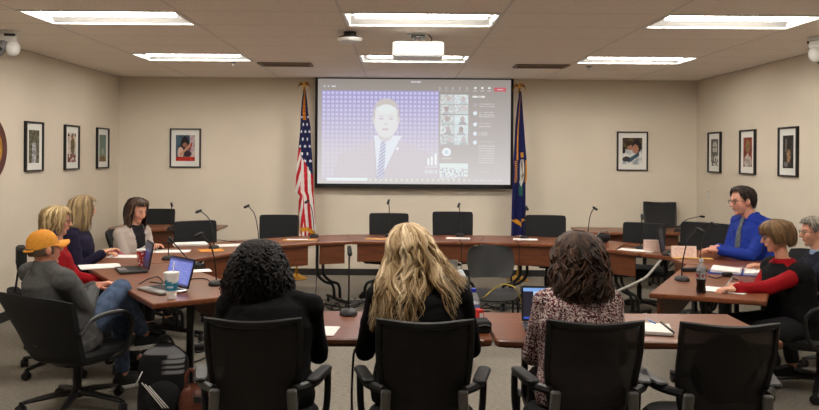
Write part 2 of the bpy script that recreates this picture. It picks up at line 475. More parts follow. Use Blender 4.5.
# projection screen
def screen():
    Y = 10.62; a = WY(315.5, 79, Y); b_ = WY(513.5, 79, Y); zb = WY(414, 188.5, Y).z
    cx = (a.x+b_.x)/2; w = b_.x-a.x; zt = ZC-.005
    r = thing('projection_screen', 'big black-bordered projection screen showing a video call on the back wall', 'projection screen', (cx, Y, zb))
    h = zt-zb; bw = .034
    b = MB()
    b.box((-w/2+bw/2, .0, h/2), (bw, .03, h)); b.box((w/2-bw/2, .0, h/2), (bw, .03, h))
    b.box((0, 0, .03), (w-2*bw, .03, .06)); b.box((0, 0, h-.006), (w-2*bw, .03, .012))
    b.box((0, .012, h/2), (w-.01, .006, h-.01))
    b.build('border', mat('screen_border', (12, 12, 13), 0.6), r, False)
    for s in (-1, 1): MB().box((s*w*.4, .095, h*.3), (.05, .17, .05)).build('wall_bracket', M_blackmetal, r, False)
    x0p, x1p, y0p, y1p = 318.0, 510.5, 79.0, 184.5
    rnd = random.Random(3)
    def blob(x, y, cx, cy, rx, ry): return ((x-cx)/rx)**2+((y-cy)/ry)**2 < 1
    thumbs = []
    def mx3(a, b, t): return tuple(a[k]*(1-t)+b[k]*t for k in range(3))
    for j in range(5):
        for i in range(2):
            thumbs.append((440+i*14.4, 94.2+j*10.2, 13.6, 9.6, rnd.random(), rnd.random()))
    def mixc(a, b, t): t = max(0, min(1, t)); return tuple(a[k]*(1-t)+b[k]*t for k in range(3))
    def fn(u, v):
        x = x0p+(x1p-x0p)*u; y = y0p+(y1p-y0p)*v
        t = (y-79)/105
        bg = mixc((146, 138, 131), (210, 205, 205), t**.75)  # projector glare and light falloff painted into the gray, brighter towards the bottom
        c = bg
        n = noise.noise(V((x*.9, y*.9, 0)))
        if 321.8 < x < 439 and y > 91 and y < 179.5:
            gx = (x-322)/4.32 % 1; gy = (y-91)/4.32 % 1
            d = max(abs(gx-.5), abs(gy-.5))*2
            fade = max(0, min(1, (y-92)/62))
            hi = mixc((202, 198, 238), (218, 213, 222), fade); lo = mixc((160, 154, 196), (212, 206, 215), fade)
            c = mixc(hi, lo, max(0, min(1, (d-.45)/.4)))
            # presenter in a pale suit
            sx = (x-386.5)
            if y > 141 and abs(sx) < 15+ (y-141)*2.2 and abs(sx) < 46+(y-150)*.25: c = mx3(c, (211, 205, 209), .72)
            if y > 136 and y < 179.5:
                k = (y-136)/43
                lx = 374+3*k; rx = 402-22*k*.9
                if lx < x < rx: c = (228, 232, 240)
                tx = 384-3.2*k
                if abs(x-tx) < 2.2+1.6*k and y > 142: c = (180, 182, 204) if ((y+x*.8)/3.4) % 1 < .5 else (218, 220, 230)
                if (k > .1 and abs(x-lx) < .6) or (k > .1 and abs(x-rx) < .6): c = (206, 200, 206)
            if blob(x, y, 385.5, 133, 8, 9): c = (218, 212, 214)
            if blob(x, y, 386.3, 119.5, 12.5, 18.5): c = (226, 226, 227)
            if blob(x, y, 386.3, 112, 13, 13.5) and (y < 108-(abs(sx)/9)**2*1.5 or abs(sx) > 11): c = (202, 195, 190)
            if blob(x, y, 386.3, 109, 8, 4.5): c = (226, 232, 231)
            for ex in (381.4, 391.2):
                if blob(x, y, ex, 119, 2.3, 1.1): c = (208, 200, 212)
                if blob(x, y, ex, 116.3, 2.9, .7): c = (214, 206, 208)
            if blob(x, y, 386, 124.3, 1.7, 1.2): c = (216, 208, 212)
            if blob(x, y, 385.6, 129.6, 3.5, 1.1): c = (212, 196, 202)
            for ex in (373.6, 399): 
                if blob(x, y, ex, 120, 1.4, 3.6): c = (214, 204, 206)
            if blob(x, y, 397.5, 148.8, 1.3, 1.3): c = (246, 248, 250)
            for (bx, by0) in ((428.6, 158.7), (432.2, 156.5), (436, 153.5)):
                if abs(x-bx) < .95 and by0 < y < 165.5: c = (242, 246, 246)
            if 425.5 < x < 437.5 and 167 < y < 167.8: c = (226, 224, 228)
            if 425.5 < x < 438 and 170.3 < y < 173.6 and ((x-425.5)/2.1) % 1 < .6: c = (228, 230, 232) if noise.noise(V((x*2, y*2, 3))) > -.3 else c
        if 327 < x < 368 and 178.4 < y < 181.8: c = (232, 240, 242)
        if 370 < x < 470 and 179 < y < 181.6 and ((x-370)/5.2) % 1 < .38: c = (225, 226, 214)
        if 472 < x < 503 and 179.6 < y < 181 and ((x-372)/3) % 1 < .5: c = (224, 224, 226)
        for (tx, ty, tw, th, a, b) in thumbs:
            if tx < x < tx+tw and ty < y < ty+th:
                base = mixc((176, 170, 168), (206, 222, 226), a*(1 if tx > 450 else .5)+(.25 if tx > 450 else 0))
                c = mixc(base, (226, 232, 232), .5+.9*noise.noise(V((x*.55+a*40, y*.6, a*9))))
                if blob(x, y, tx+tw*(.45+.3*b), ty+th*.45, 2.3, 2.9): c = mixc((176, 160, 158), (214, 206, 204), b)
                if blob(x, y, tx+tw*(.45+.3*b), ty+th*1.05, 4.2, 3.6): c = mixc((200, 214, 214), (180, 176, 178), a)
        if blob(x, y, 446.7, 152, 4.4, 4.2): c = (238, 242, 244)
        if blob(x, y, 446.7, 152, 2, 2): c = (206, 220, 230)
        if 441.5 < x < 452.5 and 158 < y < 158.9: c = (218, 216, 214)
        if 439.8 < x < 468.3 and 163.4 < y < 176.5:
            c = (226, 236, 234)
            if y > 168 and noise.noise(V((x*.5, y*.55, 2))) > .1: c = (188, 190, 206) if (x*3) % 2 < 1 else (216, 198, 198)
        if 439.8 < x < 460 and 176.5 < y < 179.5 and noise.noise(V((x*.8, y, 7))) > 0: c = (224, 230, 232)
        for cy_ in (104.5, 112.8, 124, 133.3, 142.2):
            if blob(x, y, 475, cy_, 2, 2): c = (226, 234, 242) if cy_ > 106 else (178, 172, 178)
        def lines(ys, x0, x1, col):
            return any(abs(y-q) < .45 for q in ys) and x0 < x < x1 and noise.noise(V((x*1.4, y*.2, 1))) > -.25
        if lines((103.5, 105.8), 478.5, 494, mixc(c, (220, 218, 216), .45)) or lines((111.8, 114.4, 116.4), 478.5, 494, None) or lines((123, 126), 478.5, 491, None) or lines((132.6, 134.6), 478.5, 488, None) or lines((141.6,), 478.5, 495, None) or lines((145.8, 148.2, 150.6, 153, 155.4, 157.8, 160.2, 162.5), 478.5, 494.5, None) or lines((172,), 480, 490, None):
            c = mixc(c, (236, 234, 234), .5)
        if 472 < x < 484.6 and 95.4 < y < 97 and ((x*1.1) % 1) < .7: c = (232, 230, 228)
        if 493.5 < x < 505.6 and 86.8 < y < 90.6: c = (196, 96, 104) if not (497 < x < 503 and abs(y-88.7) < .5) else (226, 186, 188)
        for bx in (475, 482, 489):
            if blob(x, y, bx, 87.4, 1.2, 1.1): c = (238, 240, 240)
            if abs(x-bx) < 2 and 90 < y < 90.7: c = (196, 190, 186)
        for bx in (439.5, 446, 452.5, 459.5, 466.5):
            if blob(x, y, bx, 87.6, 1.1, 1.1): c = (184, 178, 174)
            if abs(x-bx) < 2 and 90 < y < 90.7: c = (176, 170, 164)
        if 411 < x < 421 and 80.8 < y < 82.4 and ((x*1.2) % 1) < .65: c = (224, 226, 232)
        for (bx, bw2) in ((324.6, .7), (328.5, .8), (333.5, 2.2)):
            if abs(x-bx) < bw2 and abs(y-86.6) < .8: c = (206, 210, 216)
        return mixc(c, (200, 200, 205), 0) if abs(n) < 2 else c
    ph = h-.06-.012; pw = w-2*bw
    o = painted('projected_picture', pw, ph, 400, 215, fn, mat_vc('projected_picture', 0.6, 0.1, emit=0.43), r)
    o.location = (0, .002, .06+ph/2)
screen()

# framed pictures
M_frame = mat('black_frame', (22, 22, 24), 0.35)
M_mat = mat('white_picture_mat', (228, 228, 222), 0.8)
def npx(u, v, s, k): return noise.noise(V((u*s, v*s*1.4, k*7.3)))
def pic(loc, rz, w, h, fn, label, iw=.5, ih=.62):
    r = thing('framed_picture', label, 'picture', loc, rz, None)
    t = .018; d = .03; b = MB()
    b.box((-w/2+t/2, -d/2, 0), (t, d, h)); b.box((w/2-t/2, -d/2, 0), (t, d, h)); b.box((0, -d/2, h/2-t/2), (w-2*t, d, t)); b.box((0, -d/2, -h/2+t/2), (w-2*t, d, t))
    b.build('frame', M_frame, r, False)
    MB().box((0, -.006, 0), (w-2*t, .012, h-2*t)).build('mat_board', M_mat, r, False)
    painted('print', w*iw, h*ih, 40, 56, fn, M_print, r, (0, -.0135, 0))
def mx(a, b, t): t = max(0, min(1, t)); return tuple(a[k]*(1-t)+b[k]*t for k in range(3))
def E(u, v, cx, cy, rx, ry): return ((u-cx)/rx)**2+((v-cy)/ry)**2 < 1
def p_girl(u, v):     # person in a dark knit hat leaning over red cloth
    c = mx((70, 96, 112), (46, 66, 84), .5+npx(u, v, 4, 1))
    if u > .72: c = mx((206, 186, 180), (170, 150, 160), .5+npx(u, v, 6, 2))
    if E(u, v, .48, .3, .2, .26) or E(u, v, .36, .45, .12, .25): c = (26, 22, 26)
    if E(u, v, .47, .38, .12, .09): c = (150, 104, 84)
    if E(u, v, .25, .68, .16, .22): c = (206, 176, 160)
    if abs((v-.72)+(u-.3)*.75) < .07 and .2 < u < .8: c = (190, 140, 114)
    if E(u, v, .62, .72, .2, .12): c = (52, 34, 48)
    if abs((u-.78)-(.45-v)*.4) < .035 and .3 < v < .6: c = (150, 40, 42)
    if v > .84: c = mx((196, 52, 34), (150, 34, 26), .5+npx(u, v, 7, 3))
    return c
def p_read(u, v):     # person in white bent over a smaller one
    c = mx((92, 78, 44), (44, 34, 30), .5+npx(u, v, 5, 4)*1.3)
    if v > .42: c = mx((222, 222, 218), (150, 160, 168), .35+npx(u, v, 5, 5))
    if E(u, v, .72, .32, .24, .24): c = (34, 26, 28)
    if E(u, v, .66, .42, .16, .17): c = (176, 124, 102)
    if E(u, v, .38, .36, .12, .11): c = (168, 118, 96)
    if E(u, v, .3, .2, .16, .1): c = (58, 40, 30)
    if abs((v-.72)+(u-.6)*.5) < .08 and .3 < u < .85: c = (58, 88, 108)
    if E(u, v, .2, .8, .2, .1): c = (60, 56, 62)
    if E(u, v, .06, .45, .1, .14): c = (40, 30, 26)
    return c
def p_tree(u, v): 
    k = npx(u, v, 9, 6)+.5*npx(u, v, 20, 7)
    c = mx((120, 116, 92), (52, 52, 42), .5+k)
    if abs(u-.5) < .2 and v > .4: c = mx((196, 200, 206), (104, 106, 112), .5+k)
    return c
def p_plant(u, v):
    c = mx((214, 206, 196), (180, 160, 150), .3+npx(u, v, 5, 8))
    if E(u, v, .6, .45, .25, .28): c = mx((70, 62, 34), (112, 104, 62), .5+npx(u, v, 8, 9))
    if E(u, v, .55, .15, .12, .1): c = (150, 96, 60)
    if v > .72 and npx(u, v, 6, 10) > -.1: c = (112, 62, 56)
    if abs(v-.08) < .04 and npx(u, v, 9, 2) > 0: c = (60, 50, 44)
    return c
def p_sea(u, v):
    c = mx((96, 116, 108), (124, 138, 122), v+npx(u, v, 4, 11)*.4)
    if E(u, v, .52, .62, .08, .12): c = (182, 184, 162)
    if v > .8: c = mx((148, 120, 84), (96, 76, 54), .5+npx(u, v, 6, 12))
    return c
def p_arch(u, v):
    c = mx((112, 110, 104), (70, 68, 62), .5+npx(u, v, 6, 13))
    if E(u, v, .55, .28, .3, .2) or (abs(u-.55) < .3 and .28 < v < .48): c = (186, 186, 178)
    if abs(u-.55) < .03 and v < .5 or (abs(v-.3) < .02 and abs(u-.55) < .3): c = (90, 88, 82)
    if v > .62 and npx(u, v, 7, 14) > .05: c = (206, 204, 196)
    return c
def p_red(u, v):
    c = mx((148, 70, 46), (96, 40, 30), .5+npx(u, v, 5, 15))
    if E(u, v, .5, .3, .22, .22): c = mx((172, 128, 72), (92, 96, 66), .5+npx(u, v, 8, 16))
    if E(u, v, .5, .85, .45, .25): c = mx((208, 198, 186), (140, 124, 112), .5+npx(u, v, 6, 17))
    if E(u, v, .5, .62, .12, .08): c = (186, 172, 160)
    return c
def p_dark(u, v):
    c = mx((62, 56, 50), (34, 30, 28), .5+npx(u, v, 6, 18))
    if E(u, v, .55, .62, .18, .2): c = mx((176, 140, 104), (120, 90, 66), .5+npx(u, v, 9, 19))
    if abs(u-.3) < .06 and .1 < v < .5: c = (122, 120, 114)
    if E(u, v, .3, .88, .2, .08): c = (110, 108, 106)
    return c
pic((WY(185.7, 148, YB).x, YB-.001, 1.735), 0, .425, .54, p_girl, 'framed picture of a figure in a dark hat over red cloth, back wall', .62, .66)
pic((WY(632, 151, YB).x, YB-.001, 1.735), 0, .425, .54, p_read, 'framed picture of two dark-haired figures in white clothes, back wall', .64, .68)
for (ya, fn, lab) in ((8.22, p_tree, 'narrow framed print of a gray-green tree scene, left wall, nearest the corner camera'), (9.17, p_plant, 'framed print with an olive shape on white, middle of the left wall row'), (10.13, p_sea, 'framed gray-green print on the left wall, beside the room corner')):
    pic((XL+.001, ya, 1.722), PI/2, .40, .525, fn, lab, .58, .66)
for (ya, fn, lab) in ((10.12, p_arch, 'framed gray print with an arched window, right wall by the corner'), (9.16, p_red, 'framed red and gold print, middle of the right wall row'), (8.21, p_dark, 'framed dark print with a pale figure, right wall, nearest the camera')):
    pic((XR-.001, ya, 1.722), -PI/2, .40, .525, fn, lab, .56, .66)
# round wooden plaque on the left wall
r = thing('round_plaque', 'round brown wooden plaque on the left wall at the photo edge', 'plaque', (XL+.001, 7.33, 1.69))
MR = Matrix.Rotation(PI/2, 3, 'Y')
MB().lathe([(.001, 0), (.315, 0), (.315, .018), (.29, .03), (.27, .022), (.001, .022)], seg=48, M=MR).build('disc', wood('plaque_wood', (70, 30, 18), (104, 50, 30)), r)
MB().lathe([(.001, .022), (.21, .022), (.20, .032), (.001, .034)], seg=36, M=MR).build('seal', M_gold, r)
# switch plate
p = V((XR, 10.35, 1.165))
r = thing('light_switch', 'small white switch plate low on the right wall by the corner', 'switch', (XR-.001, 10.35, 1.165), -PI/2)
MB().rbox((0, -.004, 0), (.075, .008, .12), .003).build('plate', mat('ivory_plastic', (214, 206, 190), .4), r)
MB().box((0, -.011, 0), (.028, .006, .055)).build('rocker', M_white, r, False)

# flags
def flag_pole(x, y, lean, label, name):
    r = thing(name, label, 'flag', (x, y, 0))
    MB().lathe([(.001, 0), (.14, 0), (.145, .012), (.13, .03), (.07, .05), (.03, .075), (.028, .10), (.001, .10)], seg=32).build('base', M_gold, r)
    MB().lathe([(.02, .1), (.022, .14), (.016, .16), (.016, .10)], seg=16).build('collar', M_gold, r)
    MB().tube([(0, 0, .08), (lean, 0, 2.50)], .0125, 10).build('pole', wood('pole_wood', (84, 48, 26), (120, 76, 44), .35, (8, 8, 1)), r)
    # spread eagle
    b = MB(); t = V((lean, 0, 2.5))
    b.lathe([(.001, 0), (.02, 0), (.024, .015), (.012, .028), (.02, .036), (.001, .045)], t)
    b.ell(t+V((0, 0, .075)), (.018, .016, .035)); b.ell(t+V((.012, 0, .118)), (.014, .011, .012)); b.cap(t+V((.02, 0, .118)), t+V((.034, 0, .112)), .005, .002, 6)
    for s in (-1, 1):
        n = 8
        for k in range(5):
            b.tube(spline([t+V((s*.012, 0, .085)), t+V((s*(.04+.006*k), 0, .125-.012*k)), t+V((s*(.075+.004*k), 0, .11-.022*k))], n), [.009]*4+[.007, .006, .005, .004, .002], 6, flat=.5)
    b.build('eagle_finial', M_gold, r)
    return r
def drape(r, outline, fn, X0, Y, nx=60, ny=150, folds=3, amp=.035, name='cloth', ph=0):
    # outline: list of (py, pxl, pxr) -> cloth hanging in folds on the pole
    rows = []
    for (py, a, b) in outline:
        A = WY(a, py, Y); B = WY(b, py, Y); rows.append((A.z, A.x, B.x))
    def at(v):
        z = rows[0][0]+(rows[-1][0]-rows[0][0])*v
        for i in range(len(rows)-1):
            if rows[i][0] >= z >= rows[i+1][0]:
                t = (rows[i][0]-z)/(rows[i][0]-rows[i+1][0]+1e-9)
                return z, rows[i][1]*(1-t)+rows[i+1][1]*t, rows[i][2]*(1-t)+rows[i+1][2]*t
        return z, rows[-1][1], rows[-1][2]
    def pos(u, v):
        z, xl, xr = at(v); s = math.sin(u*folds*2*PI+ph+v*2.2)
        x = xl+(xr-xl)*u
        # swallow-tailed hem
        return (x-X0, -.03+amp*s*(.25+.75*v)-.015, z-.02*v**6*math.sin(u*PI*2+1))
    mesh_m = M_vc
    o = painted(name, 1, 1, nx, ny, fn, mesh_m, r, posfn=pos)
    # thickness
    md = o.modifiers.new('thick', 'SOLIDIFY'); md.thickness = .004
    return o
def us_fn(u, v):
    # v 0..1 from py 92 to 232
    y = 92+v*144
    if 228+(u-.5)*5 < y < 232+(u-.5)*5: return (212, 150, 40)
    if y < 122 and .32+.1*math.sin(y*.1) < u < .62: return (206, 132, 40) if int(y*1.5) % 2 else (186, 108, 30)
    edge = 158+(u-.3)*26
    if u < .22: edge = 150
    if y < edge:
        gy = (y/7.2) % 1; row = int(y/7.2); gx = (u*2.6+.5*(row % 2)+.2) % 1
        if y > 118 and ((gx-.5)*2.2)**2+((gy-.5)*2.4)**2 < .22: return (226, 226, 232)
        return (30, 36, 78)
    if u > .86 and y < 175: return (30, 36, 78)
    s = (u*5.0 - (y-150)*.013*(1 if u > .3 else -6))
    return (186, 30, 44) if (s % 2) < 1.05 else (226, 222, 220)
def st_fn(u, v):
    y = 92+v*144
    ed = .36+.05*math.sin(y*.08)-.0016*(y-92)
    if abs(u-ed-.04) < .075 and y < 160: return (206, 140, 48)
    if u > .82 and 160 < y < 182 : return (206, 140, 48) if u > .9 else (30, 34, 84)
    if .5 < u < .8 and 159 < y < 186 and abs((y-172)/14)**2+((u-.64)/.17)**2 < 1:
        return (196, 196, 190) if npx(u, v, 14, 5) > -.15 else (120, 118, 96)
    if .5 < u < .8 and 186 < y < 196: return (44, 96, 92)
    if .55 < u < .75 and 152 < y < 157: return (200, 140, 52)
    if .1 < u < .32 and 160 < y < 182 and (y*.5+u*2) % 1 < .55: return (182, 122, 48)
    if y > 219 and y < 227 and abs(y-223-(u-.5)*12*(1 if u < .7 else -1)) < 2.2: return (212, 150, 44)
    return (28, 32, 82)
pb = W(297.3, 278, 0); pt = WY(305, 88, pb.y)
fr = flag_pole(pb.x, 10.38, pt.x-pb.x, 'United States flag on a gold-eagle pole left of the projection screen', 'flag_on_pole')
drape(fr, [(90, 304.2, 306), (100, 302.5, 307.5), (112, 301.5, 308.5), (128, 300.8, 311), (145, 299.2, 311.5), (158, 297.8, 312.5), (178, 296.2, 313.4), (192, 295.4, 313.6), (196, 299, 313.8), (215, 299.2, 315), (231, 300.5, 315.4), (236, 302, 312)], us_fn, pb.x, 10.38, folds=2, amp=.03)
x2 = WY(519.5, 88, 10.4).x
fr = flag_pole(x2, 10.4, 0.0, 'dark blue state flag with gold fringe right of the projection screen', 'flag_on_pole')
drape(fr, [(92, 519.5, 521), (105, 517, 522), (125, 515, 523.5), (145, 514, 525), (160, 513, 526.3), (178, 512.5, 526.5), (184, 512, 525), (200, 511.5, 525), (236, 510.5, 525)], st_fn, x2, 10.4, folds=2, amp=.03, ph=1)
# ================= TABLES =================
TZ = 0.74
def seg_panel(a, b, z0, z1, t=.02, inset=.08):
    a = V((a[0], a[1], 0)); b = V((b[0], b[1], 0)); d = (b-a).normalized()
    a = a+d*inset; b = b-d*inset
    c = (a+b)/2; c.z = (z0+z1)/2
    ang = math.atan2(d.y, d.x)
    return c, ((b-a).length, t, z1-z0), Matrix.Rotation(ang, 3, 'Z')
def table_leg(root, p, d, side):
    # p on floor plane below the top, d along the table, side towards the open inside
    p = V((p[0], p[1], 0)); n = V((-d.y, d.x, 0))
    b = MB()
    for k in (-1, 1):
        q = p+d*k*.035
        b.tube(spline([q+V((0, 0, TZ-.035)), q+V((0, 0, .42)), q+V((0, 0, .34))+d*side*.015, q+V((0, 0, .27))+d*side*.09, q+V((0, 0, .24))+d*side*.17, q+V((0, 0, .18))+d*side*.2, q+V((0, 0, .07))+d*side*.205], 22), .0165, 8)
    q = p+d*side*.205
    b.tube([q-n*.26+V((0, 0, .07)), q+n*.26+V((0, 0, .07))], .02, 8)
    b.rbox(p+V((0, 0, TZ-.035)), (.14, .14, .012), .01)
    b.build('leg', M_blackmetal, root)
    for k in (-1, 1):
        c = q+n*.24*k
        MB().lathe([(.001, -.013), (.03, -.013), (.032, 0), (.03, .013), (.001, .013)], c+V((0, 0, .033)), 14, Matrix.Rotation(PI/2, 3, 'Y')).cap(c+V((0, 0, .035)), c+V((0, 0, .07)), .012, .012, 8).build('caster', M_blackrub, root)
def table(name, label, poly, panel_edges, pz0, legs, group=None):
    cx = sum(p[0] for p in poly)/len(poly); cy = sum(p[1] for p in poly)/len(poly)
    r = thing(name, label, 'table', (cx, cy, 0), 0, group)
    P = [(p[0]-cx, p[1]-cy) for p in poly]
    o = MB().prism(P, TZ-.03, TZ, .006).build('tabletop', M_wood, r, False)
    MB().prism([(x*.995, y*.995) for x, y in P], TZ-.034, TZ-.008, .001).build('edge_band', M_edge, r, False)
    for (i, j) in panel_edges:
        a, b = P[i], P[j]
        # pull the panel inwards a hand's breadth
        d = (V((b[0], b[1]))-V((a[0], a[1]))).normalized(); n = V((-d.y, d.x))
        m = V((a[0]+b[0], a[1]+b[1]))/2
        if n.dot(m) > 0: n = -n
        a2 = (a[0]+n.x*.05, a[1]+n.y*.05); b2 = (b[0]+n.x*.05, b[1]+n.y*.05)
        c, s, M = seg_panel(a2, b2, pz0, TZ-.035, .02, .06)
        MB().rbox(c, s, .004, M).build('modesty_panel', M_panel, r, False)
    for (x, y, ang, side) in legs:
        table_leg(r, (x-cx, y-cy), V((math.cos(ang), math.sin(ang), 0)), side)
    return r
g = 'curved conference tables of the horseshoe'
table('conference_table', 'far centre table of the horseshoe, facing the camera under the screen', [(-.49, 8.3), (.89, 8.3), (1.0, 9.0), (-.6, 9.0)], [(0, 1)], .515, [(-.12, 8.66, 0, -1), (.62, 8.66, 0, 1)], g)
table('conference_table', 'curved corner table before the United States flag', [(-1.2, 7.9), (-.86, 8.16), (-.49, 8.3), (-.6, 9.0), (-1.1, 8.78), (-1.80, 8.27)], [(0, 1), (1, 2)], .5, [(-.84, 8.5, .5, 1)], g)
table('conference_table', 'corner table before the dark blue flag, right of the far centre table', [(.89, 8.3), (1.75, 8.1), (2.12, 8.72), (1.55, 8.93), (1.0, 9.0)], [(0, 1)], .5, [(1.38, 8.5, -.2, -1)], g)
a = math.atan2(1.27, .66)
table('conference_table', 'left side table behind which the beige-cardigan woman sits', [(-1.88, 6.62), (-1.72, 6.95), (-1.21, 7.88), (-1.82, 8.25), (-2.6, 6.95), (-2.47, 6.24)], [(1, 2)], .45, [(-2.05, 6.85, a, 1), (-1.6, 7.75, a, -1)], g)
a = math.atan2(1.45, -.97)
table('conference_table', 'near left table with two laptops and a foam cup', [(-1.49, 4.76), (-.91, 5.15), (-1.87, 6.6), (-2.46, 6.22)], [(1, 2)], .45, [(-2.0, 6.1, a, -1)], g)
table('conference_table', 'right rear table with pink papers and a mic, behind the tweed-jacket woman', [(1.77, 8.08), (2.3, 7.45), (2.9, 7.93), (2.14, 8.7)], [(0, 1)], .5, [(2.3, 8.1, -.9, 1)], g)
table('conference_table', 'right table piece under the hands of the man in blue', [(2.32, 7.43), (2.5, 7.2), (2.48, 6.74), (3.11, 6.43), (3.3, 7.1), (2.92, 7.9)], [(1, 2)], .5, [(2.9, 7.1, 1.5, 1)], g)
a = math.atan2(1.44, .78)
table('conference_table', 'near right table with cola bottle and open binder', [(1.70, 5.26), (2.37, 5.0), (3.1, 6.4), (2.48, 6.7)], [(0, 3)], .45, [(2.7, 6.2, a, -1), (2.15, 5.45, a, 1)], g)
def straight(label, x0, x1, y0, y1, legs):
    cx = (x0+x1)/2; cy = (y0+y1)/2
    r = thing('training_table', label, 'table', (cx, cy, 0), 0, 'straight tables of the near row')
    w = x1-x0; d = y1-y0; k = .05
    P = [(-w/2+k, -d/2), (w/2-k, -d/2), (w/2-.012, -d/2+.014), (w/2, -d/2+k), (w/2, d/2), (-w/2, d/2), (-w/2, -d/2+k), (-w/2+.012, -d/2+.014)]
    MB().prism(P, TZ-.032, TZ, .007).build('tabletop', M_wood, r, False)
    MB().prism([(x*.997, y*.995) for x, y in P], TZ-.036, TZ-.009, .001).build('edge_band', M_edge, r, False)
    MB().rbox((0, .0, TZ-.075), (w-.25, .10, .075), .01).build('cable_tray', M_blackmetal, r, False)
    for s in (-1, 1):
        b = MB(); x = s*(w/2-.2)
        b.tube(spline([(x, 0, TZ-.04), (x, 0, .45), (x, .03, .36), (x, .2, .32), (x, .24, .26), (x, .245, .07)], 18), .018, 8)
        b.tube(spline([(x, 0, TZ-.04), (x, 0, .45), (x, -.03, .36), (x, -.16, .32), (x, -.2, .26), (x, -.205, .07)], 18), .018, 8)
        b.build('leg', M_blackmetal, r)
        for q in (-.205, .245):
            MB().lathe([(.001, -.013), (.03, -.013), (.032, 0), (.03, .013), (.001, .013)], (x, q, .033), 14, Matrix.Rotation(PI/2, 3, 'Y')).cap((x, q, .035), (x, q, .07), .012, .012, 8).build('caster', M_blackrub, r)
    return r
straight('left straight near-row table between the black-haired and blonde women', -.95, .485, 3.9, 4.58, 0)
straight('right straight near-row table with open laptop and notebook', .495, 1.94, 3.88, 4.58, 0)
# black support post of the near left table
def post(x, y):
    r = [o for o in COL.objects if str(o.get('label', '')).startswith('near left table')][0]
    p = V((x, y, 0))-r.location
    b = MB(); b.rbox(p+V((0, 0, .37)), (.045, .045, .66), .008); b.rbox(p+V((0, 0, .02)), (.07, .5, .035), .01, Matrix.Rotation(.5, 3, 'Z')); b.rbox(p+V((0, 0, TZ-.041)), (.1, .3, .012), .01)
    b.build('leg', M_blackmetal, r)
post(-1.36, 5.14)
# side tables near the back wall
def side_table(x0, x1, label):
    cx = (x0+x1)/2; r = thing('side_table', label, 'table', (cx, 9.78, 0), 0, 'side tables by the back wall'); w = x1-x0
    k = .12
    P = [(-w/2+k, -.34), (w/2-k, -.34), (w/2-.03, -.31), (w/2, -.34+k), (w/2, .34), (-w/2, .34), (-w/2, -.34+k), (-w/2+.03, -.31)]
    MB().prism(P, TZ-.03, TZ, .006).build('tabletop', M_wood, r, False)
    MB().rbox((0, -.2, .6), (w-.5, .02, .21), .004).build('modesty_panel', M_panel, r, False)
    for s in (-1, 1):
        table_leg(r, (s*(w/2-.25), 0), V((1, 0, 0)), -s)
side_table(-3.55, -2.2, 'wooden side table behind the beige-cardigan woman by the left back corner')
side_table(2.25, 3.7, 'wooden side table by the right back corner, beside the ribbed chair')

# ================= CHAIRS =================
def ring_frame(w_of, y_of, z0, z1, n=14):
    pts = []
    for i in range(n+1):
        t = i/n; pts.append((t, -1))
    return pts
M_mesh = mat('black_mesh', (34, 34, 35), 0.75, bump=.4, bump_s=350)
def meshmat():
    m = bpy.data.materials.new('see_through_mesh'); m.use_nodes = True; nt = m.node_tree; b = nt.nodes['Principled BSDF']
    b.inputs['Base Color'].default_value = lin((40, 40, 41)); b.inputs['Roughness'].default_value = .7
    out = nt.nodes['Material Output']; tr = nt.nodes.new('ShaderNodeBsdfTransparent'); mx_ = nt.nodes.new('ShaderNodeMixShader'); mx_.inputs[0].default_value = .84
    nt.links.new(tr.outputs[0], mx_.inputs[1]); nt.links.new(b.outputs[0], mx_.inputs[2]); nt.links.new(mx_.outputs[0], out.inputs['Surface'])
    return m
M_sheer = meshmat()
def base_parts(root, h=.42, R=.31):
    MB().lathe([(.001, .08), (.035, .08), (.035, .14), (.028, .15), (.028, .28), (.018, .29), (.018, h), (.001, h)], seg=16).build('gas_column', M_blackmetal, root)
    b = MB()
    for k in range(5):
        a = 2*PI*k/5+.3
        c, s = math.cos(a), math.sin(a)
        b.tube([(c*.02, s*.02, .11), (c*.12, s*.12, .105), (c*R*.96, s*R*.96, .075)], [.03, .026, .017], 8, flat=.8)
    b.ell((0, 0, .11), (.05, .05, .035))
    b.build('star_base', M_black, root)
    for k in range(5):
        a = 2*PI*k/5+.3; c = V((math.cos(a)*R, math.sin(a)*R, .03)); t = Matrix.Rotation(a+.5, 3, 'Z') @ Matrix.Rotation(PI/2, 3, 'Y')
        m = MB(); m.lathe([(.001, -.026), (.026, -.026), (.03, -.018), (.03, -.006), (.02, -.005), (.02, .005), (.03, .006), (.03, .018), (.026, .026), (.001, .026)], c, 14, t)
        m.tube([c+V((0, 0, .01)), c+V((0, 0, .05))], .011, 8); m.ell(c+V((0, 0, .026)), (.02, .02, .014))
        m.build('caster', M_blackrub, root)
    MB().rbox((0, -.02, h-.015), (.2, .26, .05), .03).build('tilt_mechanism', M_black, root)
def seat_part(root, w=.49, d=.46, z=.455, m=None):
    b = MB(); b.rbox((0, .02, z), (w, d, .075), .14, seg=6); b.build('seat', m or M_fab, root)
